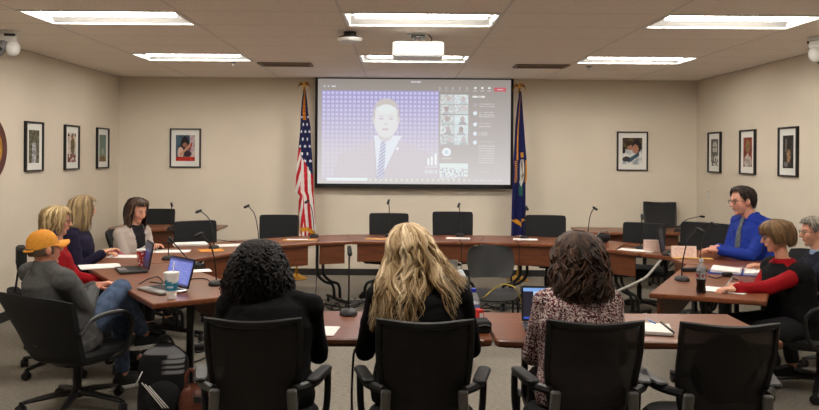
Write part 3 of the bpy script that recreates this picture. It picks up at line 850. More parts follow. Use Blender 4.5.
def task_chair(label, group, disc=False, ribs=False):
    r = thing('task_chair', label, 'chair', (0, 0, 0), 0, group)
    base_parts(r); seat_part(r)
    z0, z1 = .53, .955
    def wid(t): return .158+.036*t**.8+.012*math.sin(PI*t)
    def pos(u, t):
        x = (u*2-1)*wid(t)
        y = -.235-.085*t+.05*math.sin(PI*min(t*1.4, 1))*.5+.045*(u*2-1)**2
        z = z0+(z1-z0)*t+.012*(1-(u*2-1)**2)*t*-1+.012*t
        return V((x, y, z))
    nu, nt_ = 14, 14; vs = []; fs = []
    for j in range(nt_+1):
        for i in range(nu+1): vs.append(pos(i/nu, j/nt_))
    for j in range(nt_):
        for i in range(nu):
            q = j*(nu+1)+i; fs.append((q, q+1, q+nu+2, q+nu+1))
    o = MB().add(vs, fs).build('backrest_mesh', M_sheer if not ribs else M_mesh, r)
    sd = o.modifiers.new('t', 'SOLIDIFY'); sd.thickness = .005
    fr = [pos(0, j/10) for j in range(11)]+[pos(i/8, 1) for i in range(1, 8)]+[pos(1, 1-j/10) for j in range(11)]+[pos(1-i/8, 0) for i in range(1, 9)]
    b = MB(); n = len(fr); rr = []
    for i in range(n):
        a = fr[i-1]; c = fr[(i+1) % n]; p = fr[i]; t = (c-a).normalized(); s = V((0, 1, 0)); u = t.cross(s).normalized()
        k = .017 if 10 <= i <= 18 else .013
        rr.append([p+u*math.cos(2*PI*j/8)*k+s*math.sin(2*PI*j/8)*k*.9 for j in range(8)])
    rr.append(rr[0]); b.rings(rr, cap=False); b.build('back_frame', M_black, r)
    if disc:
        q = pos(.5, .5); b = MB(); b.lathe([(.001, 0), (.13, 0), (.14, .01), (.13, .02), (.001, .02)], (q.x-.005, q.y+.012, .77), 36, Matrix.Rotation(-PI/2+.2, 3, 'X') @ Matrix.Diagonal((1, 1.15, 1))); b.build('lumbar_pad', M_fab, r)
    if ribs:
        for k in range(7):
            t = .25+k*.09; b = MB(); b.tube([pos(.12+.76*i/6, t)+V((0, -.006, 0)) for i in range(7)], .005, 6); b.build('rib', M_black, r)
    for s in (-1, 1):
        b = MB(); b.rbox((s*.168, -.25, .535), (.042, .03, .28), .01, Matrix.Rotation(-s*.05, 3, 'Y') @ Matrix.Rotation(.12, 3, 'X'))
        b.build('back_upright', M_grayp, r)
        b = MB()
        b.tube(spline([(s*.170, -.235, .665), (s*.245, -.13, .665), (s*.275, .0, .672), (s*.287, .07, .66), (s*.287, .10, .62), (s*.283, .10, .50), (s*.262, .06, .42), (s*.18, .0, .405)], 26), [.02]*12+[.016]*15, 8)
        b.build('armrest', M_black, r)
        b = MB(); b.rbox((s*.262, -.06, .684), (.06, .24, .022), .028, Matrix.Rotation(-s*.22, 3, 'Z')); b.build('arm_pad', M_black, r)
    return r
gN = 'mesh-back chairs along the near row'
near = [(-.605, 3.53, .02, 'mesh-back chair of the black-haired woman at the near row'), (.118, 3.53, .0, 'mesh-back chair of the blonde woman at the near row'),
        (.835, 3.53, -.02, 'mesh-back chair of the woman in the tweed jacket'), (1.385, 3.50, -.03, 'empty mesh-back chair at the right end of the near row')]
c0 = task_chair(near[0][3], gN); c0.location = (near[0][0], near[0][1], 0); c0.rotation_euler.z = near[0][2]
for x, y, rz, lab in near[1:3]: dup(c0, (x, y, 0), rz, lab, gN)
c4 = task_chair(near[3][3], gN, disc=True); c4.location = (near[3][0], near[3][1], 0); c4.rotation_euler.z = near[3][2]
# padded chairs round the far side
def dais_chair(label, group):
    r = thing('padded_chair', label, 'chair', (0, 0, 0), 0, group)
    base_parts(r); seat_part(r)
    # slightly bowed pad
    rings = []
    for j, (z, w, ofs) in enumerate(((.56, .19, .0), (.565, .215, 0), (.60, .226, .0), (.70, .23, -.012), (.82, .233, -.026), (.93, .234, -.042), (.955, .225, -.046), (.96, .20, -.046))):
        ring = []; T = .022 if j not in (0, 7) else .006
        for i in range(9):
            x = -w+2*w*i/8; ring.append(V((x, -.235+ofs+.03*(x/w)**2-T, z)))
        for i in range(9):
            x = w-2*w*i/8; ring.append(V((x, -.235+ofs+.03*(x/w)**2+T, z)))
        rings.append(ring)
    MB().rings(rings).build('backrest', M_fab, r)
    MB().tube(spline([(0, -.1, .40), (0, -.25, .41), (0, -.285, .48), (0, -.285, .75)], 12), .022, 8, flat=.6).build('back_bar', M_black, r)
    for s in (-1, 1):
        b = MB(); b.tube(spline([(s*.2, 0, .405), (s*.28, .0, .42), (s*.29, .0, .52), (s*.285, -.02, .655)], 14), .016, 8); b.build('arm_post', M_black, r)
        MB().rbox((s*.285, 0, .665), (.06, .22, .022), .028).build('arm_pad', M_black, r)
    return r
gD = 'black padded chairs around the far side of the horseshoe'
dl = [('black padded chair left of the United States flag, behind the curved table', 279.5, 214.5, 9.32, .03),
      ('black padded chair below the left half of the projection screen', 389, 213, 9.34, 0),
      ('black padded chair below the right half of the projection screen', 452.5, 211.5, 9.34, 0),
      ('black padded chair right of the dark blue flag', 545.5, 215, 9.25, -.12),
      ('black padded chair behind the left side table, facing right of the beige-cardigan woman', 194, 220.5, 8.4, .55),
      ('black padded chair by the left back corner, partly behind the beige-cardigan woman', 158, 208.5, 10.3, .1),
      ('black padded chair behind the pink papers on the right rear table', 645, 222.5, 8.65, -.5),
      ('black padded chair between the pink papers and the man in blue', 706, 222.5, 7.95, -.75)]
d0 = None
for lab, px, py, Y, rz in dl:
    p = WY(px, py, Y)
    s = p.z/.96
    # the back stands at Y: origin lies .28 m towards the table
    fx, fy = math.sin(-(PI+rz)), math.cos(PI+rz)
    loc = (p.x+fx*.28, Y+fy*.28, 0)
    if d0 is None:
        d0 = dais_chair(lab, gD); d0.location = loc; d0.rotation_euler.z = PI+rz; d0.scale = (s,)*3
    else: dup(d0, loc, PI+rz, lab, gD, s)
p = WY(659, 206, 10.35)
c = task_chair('tall chair with ribbed mesh back by the right back corner', None, ribs=True); c.location = (p.x, 10.28, 0); c.rotation_euler.z = PI-.2; c.scale = (1.05, 1.05, 1.07)
c.location = (p.x+.05, 10.36, 0)
# low conference chairs with loop arms
def low_chair(label, loc, ang, headrest=False, s=1.0, wide=1.0, name='low_back_chair', zt=.80):
    r = thing(name, label, 'chair', loc, ang-PI/2, 'low-back chairs with loop arms'); r.scale = (s,)*3
    base_parts(r, .345, .33); seat_part(r, .52, .50, .375, M_black)
    z0 = .36; nu, nt_ = 16, 12; rings = []
    def pos(u, t, th):
        w = (.21+.085*t**1.2)*wide; x = (u*2-1)*w
        y = -.25-.14*t+.10*(u*2-1)**2*(1-.3*t)
        return V((x, y+th, z0+(zt-z0)*t-(.02*t*(abs(u*2-1))**3)))
    for j in range(nt_+1):
        t = j/nt_; T = .018 if 0 < j < nt_ else .006
        rings.append([pos(i/nu, t, -T) for i in range(nu+1)]+[pos(1-i/nu, t, T) for i in range(nu+1)])
    MB().rings(rings).build('backrest', M_fab, r)
    for s_ in (-1, 1):
        b = MB(); b.tube(spline([(s_*.26*wide, -.24, .56), (s_*.30, -.12, .635), (s_*.31, .05, .655), (s_*.312, .14, .62), (s_*.31, .17, .54), (s_*.295, .13, .40), (s_*.24, .05, .345)], 26), .0185, 8, flat=.8)
        b.build('armrest', M_black, r)
    MB().tube([(.0, -.30, .48), (.0, -.2, .36), (0, 0, .34)], .03, 8, flat=.5).build('back_bar', M_black, r)
    if headrest:
        b = MB(); b.rbox((0, -.30, .88), (.27, .07, .15), .03); b.build('headrest', M_fab, r)
        MB().tube([(0, -.34, .62), (0, -.31, .85)], .015, 6, flat=.6).build('headrest_post', M_black, r)
    return r
low_chair('low-back loop-arm chair under the man in the yellow cap', (-2.07, 5.06, 0), math.radians(60), zt=.79, wide=1.25)
low_chair('chair with headrest under the woman in red on the left', (-2.55, 5.98, 0), math.radians(28), headrest=True, wide=.8, zt=.64)
low_chair('chair under the woman in the dark navy jacket', (-2.88, 6.8, 0), math.radians(15), wide=.8, zt=.70)
low_chair('chair behind the beige-cardigan woman, its back showing at her side', (-2.48, 7.66, 0), math.radians(-20), wide=.62, zt=.90)
low_chair('chair under the man in the blue shirt', (3.52, 7.28, 0), math.radians(185), wide=.85)
low_chair('loop-arm chair under the woman in red on the right', (3.0, 5.52, 0), math.radians(165), wide=.9)
low_chair('chair under the gray-haired man in the dark suit', (3.55, 6.1, 0), math.radians(165), wide=.9)
# plastic shell chair in the middle
def shell_chair():
    p = W(495, 296, .45)
    r = thing('shell_chair', 'empty black plastic chair standing inside the horseshoe', 'chair', (p.x, p.y+.2, 0), PI-.03)
    nu, nt_ = 14, 10; rings = []
    for j in range(nt_+1):
        t = j/nt_; w = .215*(1-.15*abs(t-.55)**2*4) if 0 < t < 1 else .17
        z = .55+.29*t; T = .006
        rings.append([V(((i/nu*2-1)*w, -.20-.06*t+.05*(i/nu*2-1)**2-T, z-.015*(i/nu*2-1)**2*t)) for i in range(nu+1)]+[V(((1-i/nu*2)*w, -.20-.06*t+.05*(i/nu*2-1)**2+T, z-.015*(i/nu*2-1)**2*t)) for i in range(nu+1)])
    MB().rings(rings).build('backrest', mat('black_shell', (34, 35, 36), .38), r)
    rings = []
    for j in range(9):
        y = -.2+.44*j/8; w = .22*(1-.25*(abs(j/8-.5)*2)**4); dz = -.03*(j/8)**4
        rings.append([V(((i/12*2-1)*w, y, .445+dz+.012*(i/12*2-1)**2)) for i in range(13)]+[V(((1-i/12*2)*w, y, .433+dz+.012*(i/12*2-1)**2)) for i in range(13)])
    MB().rings(rings).build('seat', M_black, r)
    for s in (-1, 1):
        MB().tube(spline([(s*.18, -.25, .70), (s*.19, -.22, .55), (s*.2, -.16, .42), (s*.21, -.2, .02)], 14), .011, 7).build('rear_leg', M_blackmetal, r)
        MB().tube(spline([(s*.2, -.16, .42), (s*.2, .1, .42), (s*.205, .17, .39), (s*.215, .2, .02)], 14), .011, 7).build('front_leg', M_blackmetal, r)
shell_chair()
# ================= THINGS ON THE TABLES =================
M_mic = mat('mic_black', (18, 18, 19), 0.5)
mic_g = 'gooseneck table microphones'
def mic(base, head, label, bend=.5, rz=0.0, zb=TZ, short=False):
    """base: photo point of the foot on the table; head: photo point of the tip; both stand at the foot's distance"""
    b0 = W(base[0], base[1], zb); h = WY(head[0], head[1], b0.y-.04)
    r = thing('gooseneck_microphone', label, 'microphone', (b0.x, b0.y, zb), 0, mic_g)
    m = MB(); M = Matrix.Rotation(rz, 3, 'Z')
    m.rings([[M @ V((x*k, y*k-.0, z)) for x, y in [(.055*math.cos(2*PI*i/16)*(1 if abs(math.cos(2*PI*i/16)) < .8 else .96), .07*math.sin(2*PI*i/16)) for i in range(16)]] for z, k in ((0, .98), (.008, 1), (.022, .9), (.032, .6), (.034, .3))])
    m.build('mic_base', M_mic, r)
    MB().rbox(M @ V((0, -.045, .022)), (.03, .016, .008), .004, M).build('talk_button', M_grayp, r)
    d = V((h.x-b0.x, h.y-b0.y, h.z-zb)); pts = [V((0, .01, .03)), V((d.x*.12*(1-bend)+d.x*.05, .005, d.z*.4)), V((d.x*(.3+.2*(1-bend)), d.y*.3, d.z*.78)), V((d.x*.9, d.y*.9, d.z*.985)), d]
    if bend < .1: pts = [V((0, .01, .03)), d*.33, d*.66, d]
    sp = spline(pts, 22)
    MB().tube(sp, .0048, 7).build('gooseneck', M_mic, r)
    dr = (sp[-1]-sp[-3]).normalized()
    MB().cap(d-dr*.012, d+dr*.028, .0125, .0145, 10).build('mic_head', M_mic, r)
    return r
mic((314, 237), (307.5, 201), 'gooseneck microphone in front of the United States flag, on the curved table', .6)
mic((258.5, 243.5), (247.5, 206), 'gooseneck microphone on the left curve, its neck against the bare wall', .6)
mic((389.5, 236.5), (388.5, 201), 'gooseneck microphone on the far centre table, behind the blonde woman')
mic((460, 236), (459, 204.5), 'gooseneck microphone on the far centre table, right of the blonde hair', .1)
mic((524, 238.5), (526.5, 207.5), 'gooseneck microphone in front of the dark blue flag', .3)
mic((588, 238), (594.5, 208), 'gooseneck microphone rising behind the tweed-jacket woman', .5)
mic((641, 249), (642, 216), 'gooseneck microphone between the pink papers on the right rear table', .1)
mic((171, 229.5), (171.5, 204), 'gooseneck microphone on the left side table against the wall', .1, zb=TZ)
mic((214, 248.5), (199.5, 211), 'gooseneck microphone rising over the padded chair on the left', .8)
mic((216, 285), (200, 234.5), 'gooseneck microphone at the inner edge of the laptop table, leaning left', .75)
mic((168, 259.5), (168.5, 241), 'short upright microphone beside the red cup', .1)
mic((194, 266), (172, 241), 'microphone leaning far left behind the near left laptop', .05)
mic((348.5, 314.5), (349.5, 249.5), 'upright gooseneck microphone on the near row between the black-haired and blonde women', .1)
mic((682, 280.5), (699, 229.5), 'near gooseneck microphone left of the cola bottle', .75)
mic((700, 271), (713, 224), 'gooseneck microphone behind the cola bottle, curving right', .75)
mic((678, 231.5), (701.5, 216.5), 'highest gooseneck microphone left of the man in blue', .6)

def paper_stack(label, px, py, w, d, rz, n=1, col=None, h=.002, z=TZ, cat='paper', group=None, name='paper_sheets', m=None):
    p = W(px, py, z); r = thing(name, label, cat, (p.x, p.y, z), rz, group)
    for k in range(n):
        MB().box((.006*math.sin(k*2.3), .005*math.cos(k*3.1), h*(k+.5)), (w, d, h*.9), Matrix.Rotation(.05*math.sin(k*5), 3, 'Z')).build('sheet', m or M_paper, r, False)
    return r
M_yel = mat('yellow_folder', (222, 176, 96), .7); M_pink = mat('pink_paper', (222, 190, 172), .8); M_tan = mat('tan_folder', (200, 150, 92), .7); M_bluef = mat('blue_folder', (30, 60, 150), .5)
paper_stack('yellow folder with white papers on the curved table left of the flag', 300, 240, .36, .12, .12, 1, m=M_yel, cat='folder', name='folder')
paper_stack('white papers lying on the yellow folder', 297, 239.6, .22, .10, .1, 2, z=TZ+.003, cat='paper')
paper_stack('tan folder on the far centre table, left of the blonde woman', 376, 239, .24, .16, 0, 2, m=M_tan, cat='folder', name='folder')
paper_stack('white papers on the far centre table, right of the blonde hair', 458, 238.5, .26, .16, -.1, 2)
paper_stack('papers on the table before the dark blue flag', 525, 239.5, .26, .18, -.15, 2)
paper_stack('white papers on the left curve behind the black hair', 228, 245.5, .26, .2, .5, 2)
paper_stack('white papers under the mic between the pink papers', 636, 250.5, .34, .16, -.6, 2)
paper_stack('orange folder at the left curve by the mic foot', 211, 250.5, .22, .22, .4, 2, m=mat('orange_folder', (222, 150, 60), .7), cat='folder', name='folder')
paper_stack('open white binder papers right of the beige-cardigan woman, before the padded chair', 190, 245, .32, .22, .35, 4, h=.005)
paper_stack('white papers before the hands of the beige-cardigan woman', 168, 251.5, .40, .20, .2, 2)
paper_stack('sheet of writing paper under the navy-jacket woman\'s hand', 126, 256.5, .30, .2, .1, 2)
paper_stack('white papers behind the near left laptop, at the table\'s inner side', 198, 271, .2, .14, .4, 1)
paper_stack('open notepad on the left table beside the far laptop', 100, 267, .30, .24, .5, 3, h=.003, cat='notepad', name='notepad')
paper_stack('white paper on the near row beside the black-haired woman', 321, 331, .16, .21, -.05, 2)
paper_stack('white papers under the writing hand of the woman in red on the right', 724, 290.5, .30, .20, -.6, 2)
paper_stack('yellowish document before the man in blue\'s hands', 692, 258.5, .34, .08, -.15, 4, m=M_yel)
def tent(label, px, py, w, h, rz, z=TZ):
    p = W(px, py, z); r = thing('propped_paper', label, 'paper', (p.x, p.y, z), rz, 'propped pink papers')
    def fn(u, v):
        c = (226, 200, 186)
        if .1 < u < .9 and .12 < v < .9 and (v*16) % 1 < .4 and noise.noise(V((u*22, v*40, px))) > -.1: c = (196, 150, 138)
        return c
    o = painted('front_sheet', w, h, 40, 40, fn, M_print, r, (0, 0, h/2)); o.rotation_euler = (-.2, 0, 0)
    MB().box((0, .035, h*.49), (w, .002, h*.98), Matrix.Rotation(.18, 3, 'X')).build('back_sheet', M_pink, r, False)
tent('pink printed paper propped left of the dark laptop lid', 654, 251.5, .19, .115, -.1)
tent('pink printed papers propped below the padded chair, left of the man in blue', 684, 258, .22, .11, -.12)

# laptops
def laptop(label, px, py, rz, w=.33, d=.22, open_=1.9, fn=None, z=TZ, lidm=None, basecol=None):
    p = W(px, py, z); r = thing('laptop', label, 'laptop', (p.x, p.y, z), rz, None)
    # local: hinge at +y side, screen leans back, user at -y
    MB().rbox((0, 0, .010), (w, d, .018), .012).build('base', basecol or M_black, r)
    MB().box((0, .02, .0195), (w*.86, d*.5, .002)).build('keyboard', M_blackrub, r, False)
    MB().box((0, -d*.32, .0193), (.1, .06, .0015)).build('touchpad', M_grayp, r, False)
    piv = thing_pivot = None
    M = Matrix.Translation((0, d/2, .02)) @ Matrix.Rotation(PI/2-open_, 4, 'X')
    lid = MB().rbox((0, .004, d/2), (w, .010, d), .008).build('lid', lidm or M_black, r, True, M)
    def dark(u, v): return (24, 26, 40)
    o = painted('screen', w*.93, d*.88, 64, 44, fn or dark, mat_vc('laptop_screen', .3, .5, emit=.4), lid, (0, -.0025, d/2))
    return r
def scr_blue(u, v):
    c = (112, 124, 206)
    if v < .08: c = (40, 50, 120)
    if v > .93: c = (60, 60, 110)
    if .1 < u < .9 and .12 < v < .9 and (v*14) % 1 < .3 and noise.noise(V((u*12, v*30, 1))) > 0: c = (160, 168, 228)
    return c
def scr_dark(u, v):
    c = (24, 30, 62)
    if .3 < u < .8 and .3 < v < .7: c = (40, 52, 110)
    return c
def scr_doc(u, v):
    if v < .12: return (130, 170, 230)
    if v > .93: return (50, 90, 190)
    if u < .2: return (16, 18, 36)
    c = (176, 208, 240)
    if .2 < v < .85 and (v*12) % 1 < .35 and noise.noise(V((u*14, v*22, 2))) > 0: c = (110, 150, 214)
    return c
laptop('open silver laptop with blue screen on the near left table, behind the foam cup', 162, 291, -.78, .32, .20, 1.85, scr_blue, lidm=M_black, basecol=M_silver)
laptop('open dark laptop on the left table beside the red cup', 131, 271, -1.1, .31, .21, 1.75, scr_dark)
laptop('open laptop on the near row between the blonde woman and the tweed jacket', 551, 329, -.06, .29, .19, 1.80, scr_doc)
laptop('laptop seen from behind its dark lid, left of the man in blue', 676, 254.5, -2.0+PI, .32, .22, 1.75)

# cups, bottles
def foam_cup():
    p = W(171.5, 299, TZ); r = thing('foam_cup', 'tall white foam cup with a blue-green band on the near left table', 'cup', (p.x, p.y, TZ))
    R0, R1, H = .027, .046, .165
    def prof(z): return R0+(R1-R0)*min(1, z/.15)
    b = MB(); n = 28; zs = [0, .004]+[.01*i for i in range(1, 17)]+[H]
    rings = []
    for z in zs:
        k = prof(z) if z > 0 else R0-.004
        if z > .152: k = R1+.003
        rings.append(([V((k*math.cos(2*PI*j/n), k*math.sin(2*PI*j/n), z)) for j in range(n)], z))
    b.rings([q for q, z in rings])
    cs = []
    for q, z in rings:
        for j in range(n):
            a = 2*PI*j/n
            c = (236, 234, 230)
            if .05 < z < .115+.01*math.sin(a*2): c = (36, 128, 158)
            if .075 < z < .088 and math.sin(a*3) > .2: c = (214, 230, 232)
            cs.append(c)
    b.c = cs; b.build('cup', mat_vc('foam', .6, .3), r)
    MB().lathe([(.047, .16), (.05, .163), (.05, .17), (.045, .172), (.001, .172)], seg=28).build('lid', M_white, r)
    MB().tube([(.01, 0, .17), (.014, .005, .235)], .004, 8).build('straw', M_white, r)
foam_cup()
p = W(142, 268, TZ); r = thing('paper_cup', 'red paper cup with white snow pattern beside the dark laptop', 'cup', (p.x-.0, p.y, TZ))
b = MB(); n = 24; rings = []; cs = []
for i in range(14):
    z = .14*i/13; k = .030+.012*i/13
    rings.append([V((k*math.cos(2*PI*j/n), k*math.sin(2*PI*j/n), z)) for j in range(n)])
    for j in range(n): cs.append((196, 34, 40) if noise.noise(V((j*.9, i*.9, 0))) < .15 else ((232, 226, 222) if j % 3 else (46, 110, 70)))
b.rings(rings); b.c = cs; b.build('cup', M_print, r)
MB().lathe([(.043, .138), (.045, .142), (.043, .15), (.036, .153), (.001, .153)], seg=24).build('lid', M_white, r)
def bottle(label, name, px, py, H, prof, liquid, cap, band, label_fn, body):
    p = W(px, py, TZ); r = thing(name, label, 'bottle', (p.x, p.y, TZ))
    MB().lathe([(.001, 0)]+prof+[(.001, H-.012)], seg=28).build('bottle_body', body, r)
    k = [q for q in prof if q[1] < liquid]
    MB().lathe([(.001, .004)]+[(q[0]+.0006, q[1]+.001) for q in k]+[(.001, liquid)], seg=28).build('drink', band, r)
    MB().lathe([(.014, H-.02), (.0145, H-.018), (.0145, H), (.001, H+.001)], seg=20).build('cap', cap, r)
    n = 40; z0, z1, R = label_fn[1:4]
    vs = []
    def pos(u, v): return (R*math.cos(-u*2*PI), -R*math.sin(-u*2*PI)*-1, z1+(z0-z1)*v)
    painted('label', 1, 1, 48, 14, label_fn[0], M_print, r, posfn=pos)
glass = mat('clear_plastic', (235, 240, 245), .12, alpha=.22)
def cola_lab(u, v):
    w = (u*3) % 1
    if .3 < v < .72 and .12 < w < .88 and noise.noise(V((w*9, v*3, 1))) > -.15: return (176, 30, 44)
    return (186, 186, 188)
bottle('cola bottle with silver and red label on the near right table', 'cola_bottle', 701, 293.5, .235,
       [(.024, 0), (.03, .006), (.031, .03), (.027, .055), (.0295, .08), (.033, .10), (.033, .15), (.028, .175), (.016, .205), (.0125, .215), (.0125, .223)], .17, mat('silver_cap', (190, 190, 192), .4), mat('cola', (20, 8, 6), .15), (cola_lab, .10, .148, .0335), glass)
def wat_lab(u, v):
    w = (u*3) % 1
    if v < .25 or v > .9: return (30, 70, 170)
    if abs(v-.55) < .16 and .2 < w < .8 and (w*9) % 1 < .6: return (230, 236, 244)
    return (46, 100, 200)
bottle('water bottle with blue label and blue cap beside the blonde woman', 'water_bottle', 473.5, 323, .19,
       [(.028, 0), (.032, .006), (.031, .03), (.0325, .06), (.0325, .11), (.031, .125), (.026, .145), (.016, .162), (.0125, .17), (.0125, .178)], .12, mat('blue_cap', (40, 60, 180), .4), mat('water', (214, 222, 228), .1, trans=.5), (wat_lab, .055, .105, .0330), glass)
# small case, red box
p = W(482, 331, TZ); r = thing('black_pouch', 'small black pouch on the near row right of the blonde woman\'s chair', 'pouch', (p.x, p.y, TZ), .1)
MB().rbox((0, 0, .03), (.085, .12, .06), .02).build('pouch_body', M_fab, r); MB().tube(spline([(-.03, -.061, .04), (0, -.064, .045), (.03, -.061, .04)], 8), .003, 6).build('zipper', M_grayp, r)
p = W(477.5, 326, TZ); r = thing('red_carton', 'small red carton beside the water bottle on the near row', 'box', (p.x+.01, p.y+.0, TZ), .3)
MB().rbox((0, 0, .045), (.03, .05, .09), .003).build('carton_body', mat('red_card', (206, 40, 34), .5), r); MB().box((0, -.0255, .06), (.02, .001, .03)).build('white_patch', M_paper, r, False)
# notebook
p = W(655, 331, TZ); r = thing('spiral_notebook', 'white notebook with black cover edge on the right near-row table', 'notebook', (p.x-.01, p.y, TZ), -.25)
MB().rbox((0, 0, .012), (.18, .22, .018), .004).build('pages', M_paper, r); MB().rbox((0, 0, .0015), (.19, .23, .003), .004).build('cover', M_black, r)
MB().tube([(.092, -.105, .02), (.05, .12, .024)], .007, 8).build('rolled_cover_edge', M_black, r)
p = W(651, 326, TZ); r = thing('blue_pen', 'blue pen lying on the white notebook', 'pen', (p.x, p.y, TZ+.022), 1.7)
MB().cap((-.05, 0, .004), (.04, 0, .004), .004, .004, 8).build('barrel', mat('blue_plastic', (50, 130, 200), .3), r); MB().cap((.04, 0, .004), (.06, 0, .004), .004, .001, 8).build('tip', M_silver, r)
# binder on near right table
p = W(748, 273, TZ); r = thing('open_binder', 'open blue binder with white pages on the near right table', 'binder', (p.x-.05, p.y-.02, TZ), -.45)
MB().rbox((0, 0, .004), (.50, .30, .006), .006).build('cover', M_bluef, r)
for s in (-1, 1): MB().rbox((s*.12, 0, .018), (.22, .27, .024), .004, Matrix.Rotation(s*-.06, 3, 'Y')).build('page_block', M_paper, r)
for k in (-1, 0, 1): MB().tube([(-.02, k*.09, .02), (-.012, k*.09, .04), (.012, k*.09, .04), (.02, k*.09, .02)], .002, 6).build('ring', M_chrome, r)
# dark gadgets
p = W(714, 270.5, TZ); 
def adapter(label, px, py, rz, w=.12):
    p = W(px, py, TZ); r = thing('power_adapter', label, 'adapter', (p.x, p.y, TZ), rz)
    MB().rbox((0, 0, .016), (w, .05, .032), .012).build('adapter_body', M_black, r)
    MB().tube(spline([(w/2, 0, .012), (w/2+.06, .02, .005), (w/2+.1, -.03, .005), (w/2+.18, -.02, .005)], 12), .0035, 6).build('cord', M_blackrub, r)
adapter('black box by the feet of the mics behind the cola bottle', 690, 271.5, .1, .14)
adapter('small black box between the cola bottle and the blue binder', 727, 276.5, .5, .08)
# bag of black things on far right rear table (behind tweed woman)
p = W(607, 243, TZ); r = thing('camera_bag', 'small black and gray bag on the table right of the brown hair', 'bag', (p.x-.03, p.y+.05, TZ), .3)
b = MB(); b.ell((0, 0, .05), (.085, .06, .055)); b.build('bag_body', M_fab, r); MB().tube(spline([(-.07, 0, .08), (-.03, -.02, .125), (.04, -.02, .12), (.08, 0, .07)], 12), .008, 6).build('strap', M_grayp, r)
p = W(578, 241, TZ); r = thing('closed_laptop', 'dark slim device on the table behind the brown hair', 'laptop', (p.x, p.y, TZ), .05)
MB().rbox((0, 0, .012), (.30, .2, .022), .012).build('shell', M_black, r); MB().box((0, -.099, .012), (.2, .004, .004)).build('status_strip', M_grayp, r, False)
# pen by navy hands
p = W(118, 252, .80)

# ---- cables on tables and floor
M_cab = M_blackrub
def cable(label, pts, rad=.004, m=None, n=40, name='cable', cat='cable', group='cables'):
    sp = spline(pts, n)
    o = MB().tube(sp, rad, 6).build(name, m or M_cab); tag(o, label, cat)
    return o
def onT(px, py, z=TZ+.005): return W(px, py, z)
cable('black cord from the near left laptop across the table', [onT(180, 284), onT(192, 279), onT(206, 279), onT(212, 284)])
cable('black cord looping between the two left laptops', [onT(139, 284), onT(148, 279), onT(158, 277), onT(163, 283), onT(150, 282)])
cable('black cord on the left curve behind the mic', [onT(206, 243), onT(218, 240), onT(235, 242), onT(252, 241)])
cable('black cord from the cola bottle to the binder', [onT(708, 276), onT(716, 278), onT(726, 276), onT(738, 280)])
cable('black cord on the right rear table left of the mic', [onT(616, 250), onT(622, 246), onT(632, 246.5), onT(640, 249)])
def drop(label, top, bottomY, px_b, py_b, n=20):
    a = W(top[0], top[1], TZ+.004); b = W(px_b, py_b, .005)
    return cable(label, [a, a+V((0, -.07, .0)), a+V((0, -.13, -.05)), V((a.x, a.y-.14, .4)), V((a.x*.8+b.x*.2, a.y-.13, .1)), b], .004)
for (lab, t, b) in (('mic cord hanging down the panel before the United States flag', (317, 240), (323, 300)), ('mic cord hanging down the far centre panel', (461.5, 240), (463, 300)), ('mic cord hanging down the panel before the dark blue flag', (519, 241), (516, 300)), ):
    a = W(t[0], t[1]+2.5, TZ+.004); q = W(b[0], b[1], .005)
    cable(lab, [a+V((0, .25, .001)), a+V((0, .05, 0.001)), a+V((0, -.015, -.004)), a+V((0, -.02, -.06)), V((a.x, a.y-.025, .4)), V((a.x*.6+q.x*.4, a.y-.05, .08)), V((q.x, q.y-.02, .006)), q+V((.1, .05, 0))], .004)
M_wc = mat('gray_cable', (170, 168, 162), .5)
a = W(671, 254, TZ+.03)
cable('light gray cable sagging from the right tables to the floor', [a, W(664, 257, .70), WY(655, 267, 6.9), WY(646, 277, 6.75), WY(631, 285, 6.65), WY(618, 291, 6.6), WY(606, 300, 6.7), W(598, 312, .01)], .011, M_wc, name='gray_cable')
M_yc = mat('yellow_cable', (176, 156, 50), .5)
cable('yellow cable arching over the seat of the black plastic chair', [W(478, 300, .01), WY(484, 297, 6.5), WY(491, 291, 6.45), WY(502, 284.5, 6.4), WY(512, 286, 6.35), WY(518, 292, 6.35), W(524, 312, .01)], .0055, M_yc, name='yellow_cable')
rc = random.Random(11)
for k in range(9):
    x = 300+k*9; 
    pts = []; y = 300+rc.random()*8
    for j in range(6):
        pts.append(W(x+j*7+rc.uniform(-6, 6), y+rc.uniform(-4, 4), .006+.03*rc.random()))
    o = cable('black floor cable in the tangle under the far centre table', pts, .006, group=None); o['group'] = 'tangled floor cables'
for k in range(7):
    x = 455+k*11; pts = []; y = 303+rc.random()*6
    for j in range(6): pts.append(W(x+j*6+rc.uniform(-6, 6), y+rc.uniform(-3, 5), .006+.04*rc.random()))
    o = cable('black floor cable in the tangle around the metal strips', pts, .006); o['group'] = 'tangled cables right of centre'
for (lab, px, py, w, rz) in (('silver power strip on the floor below the screen, between two mic cords', 355, 303, .36, .03), ('silver power strip on the floor beside the blonde woman, left one', 488, 305, .26, -.05), ('silver power strip on the floor near the open laptop, right one', 505, 309, .24, .1)):
    p = W(px, py, 0); r = thing('power_strip', lab, 'power strip', (p.x, p.y, 0), rz)
    MB().rbox((0, 0, .022), (w, .06, .044), .008).build('strip_body', M_silver, r)
    for k in range(5): MB().rbox((-w/2+w*(k+.5)/5, 0, .046), (.03, .03, .006), .004).build('outlet', M_black, r)
o = cable('black cord hanging below the near-row table to the floor', [V((-.215, 4.0, .66)), V((-.22, 3.96, .62)), V((-.225, 3.95, .4)), V((-.20, 3.95, .15)), V((-.12, 3.98, .01)), V((-.02, 4.2, .008))], .006)
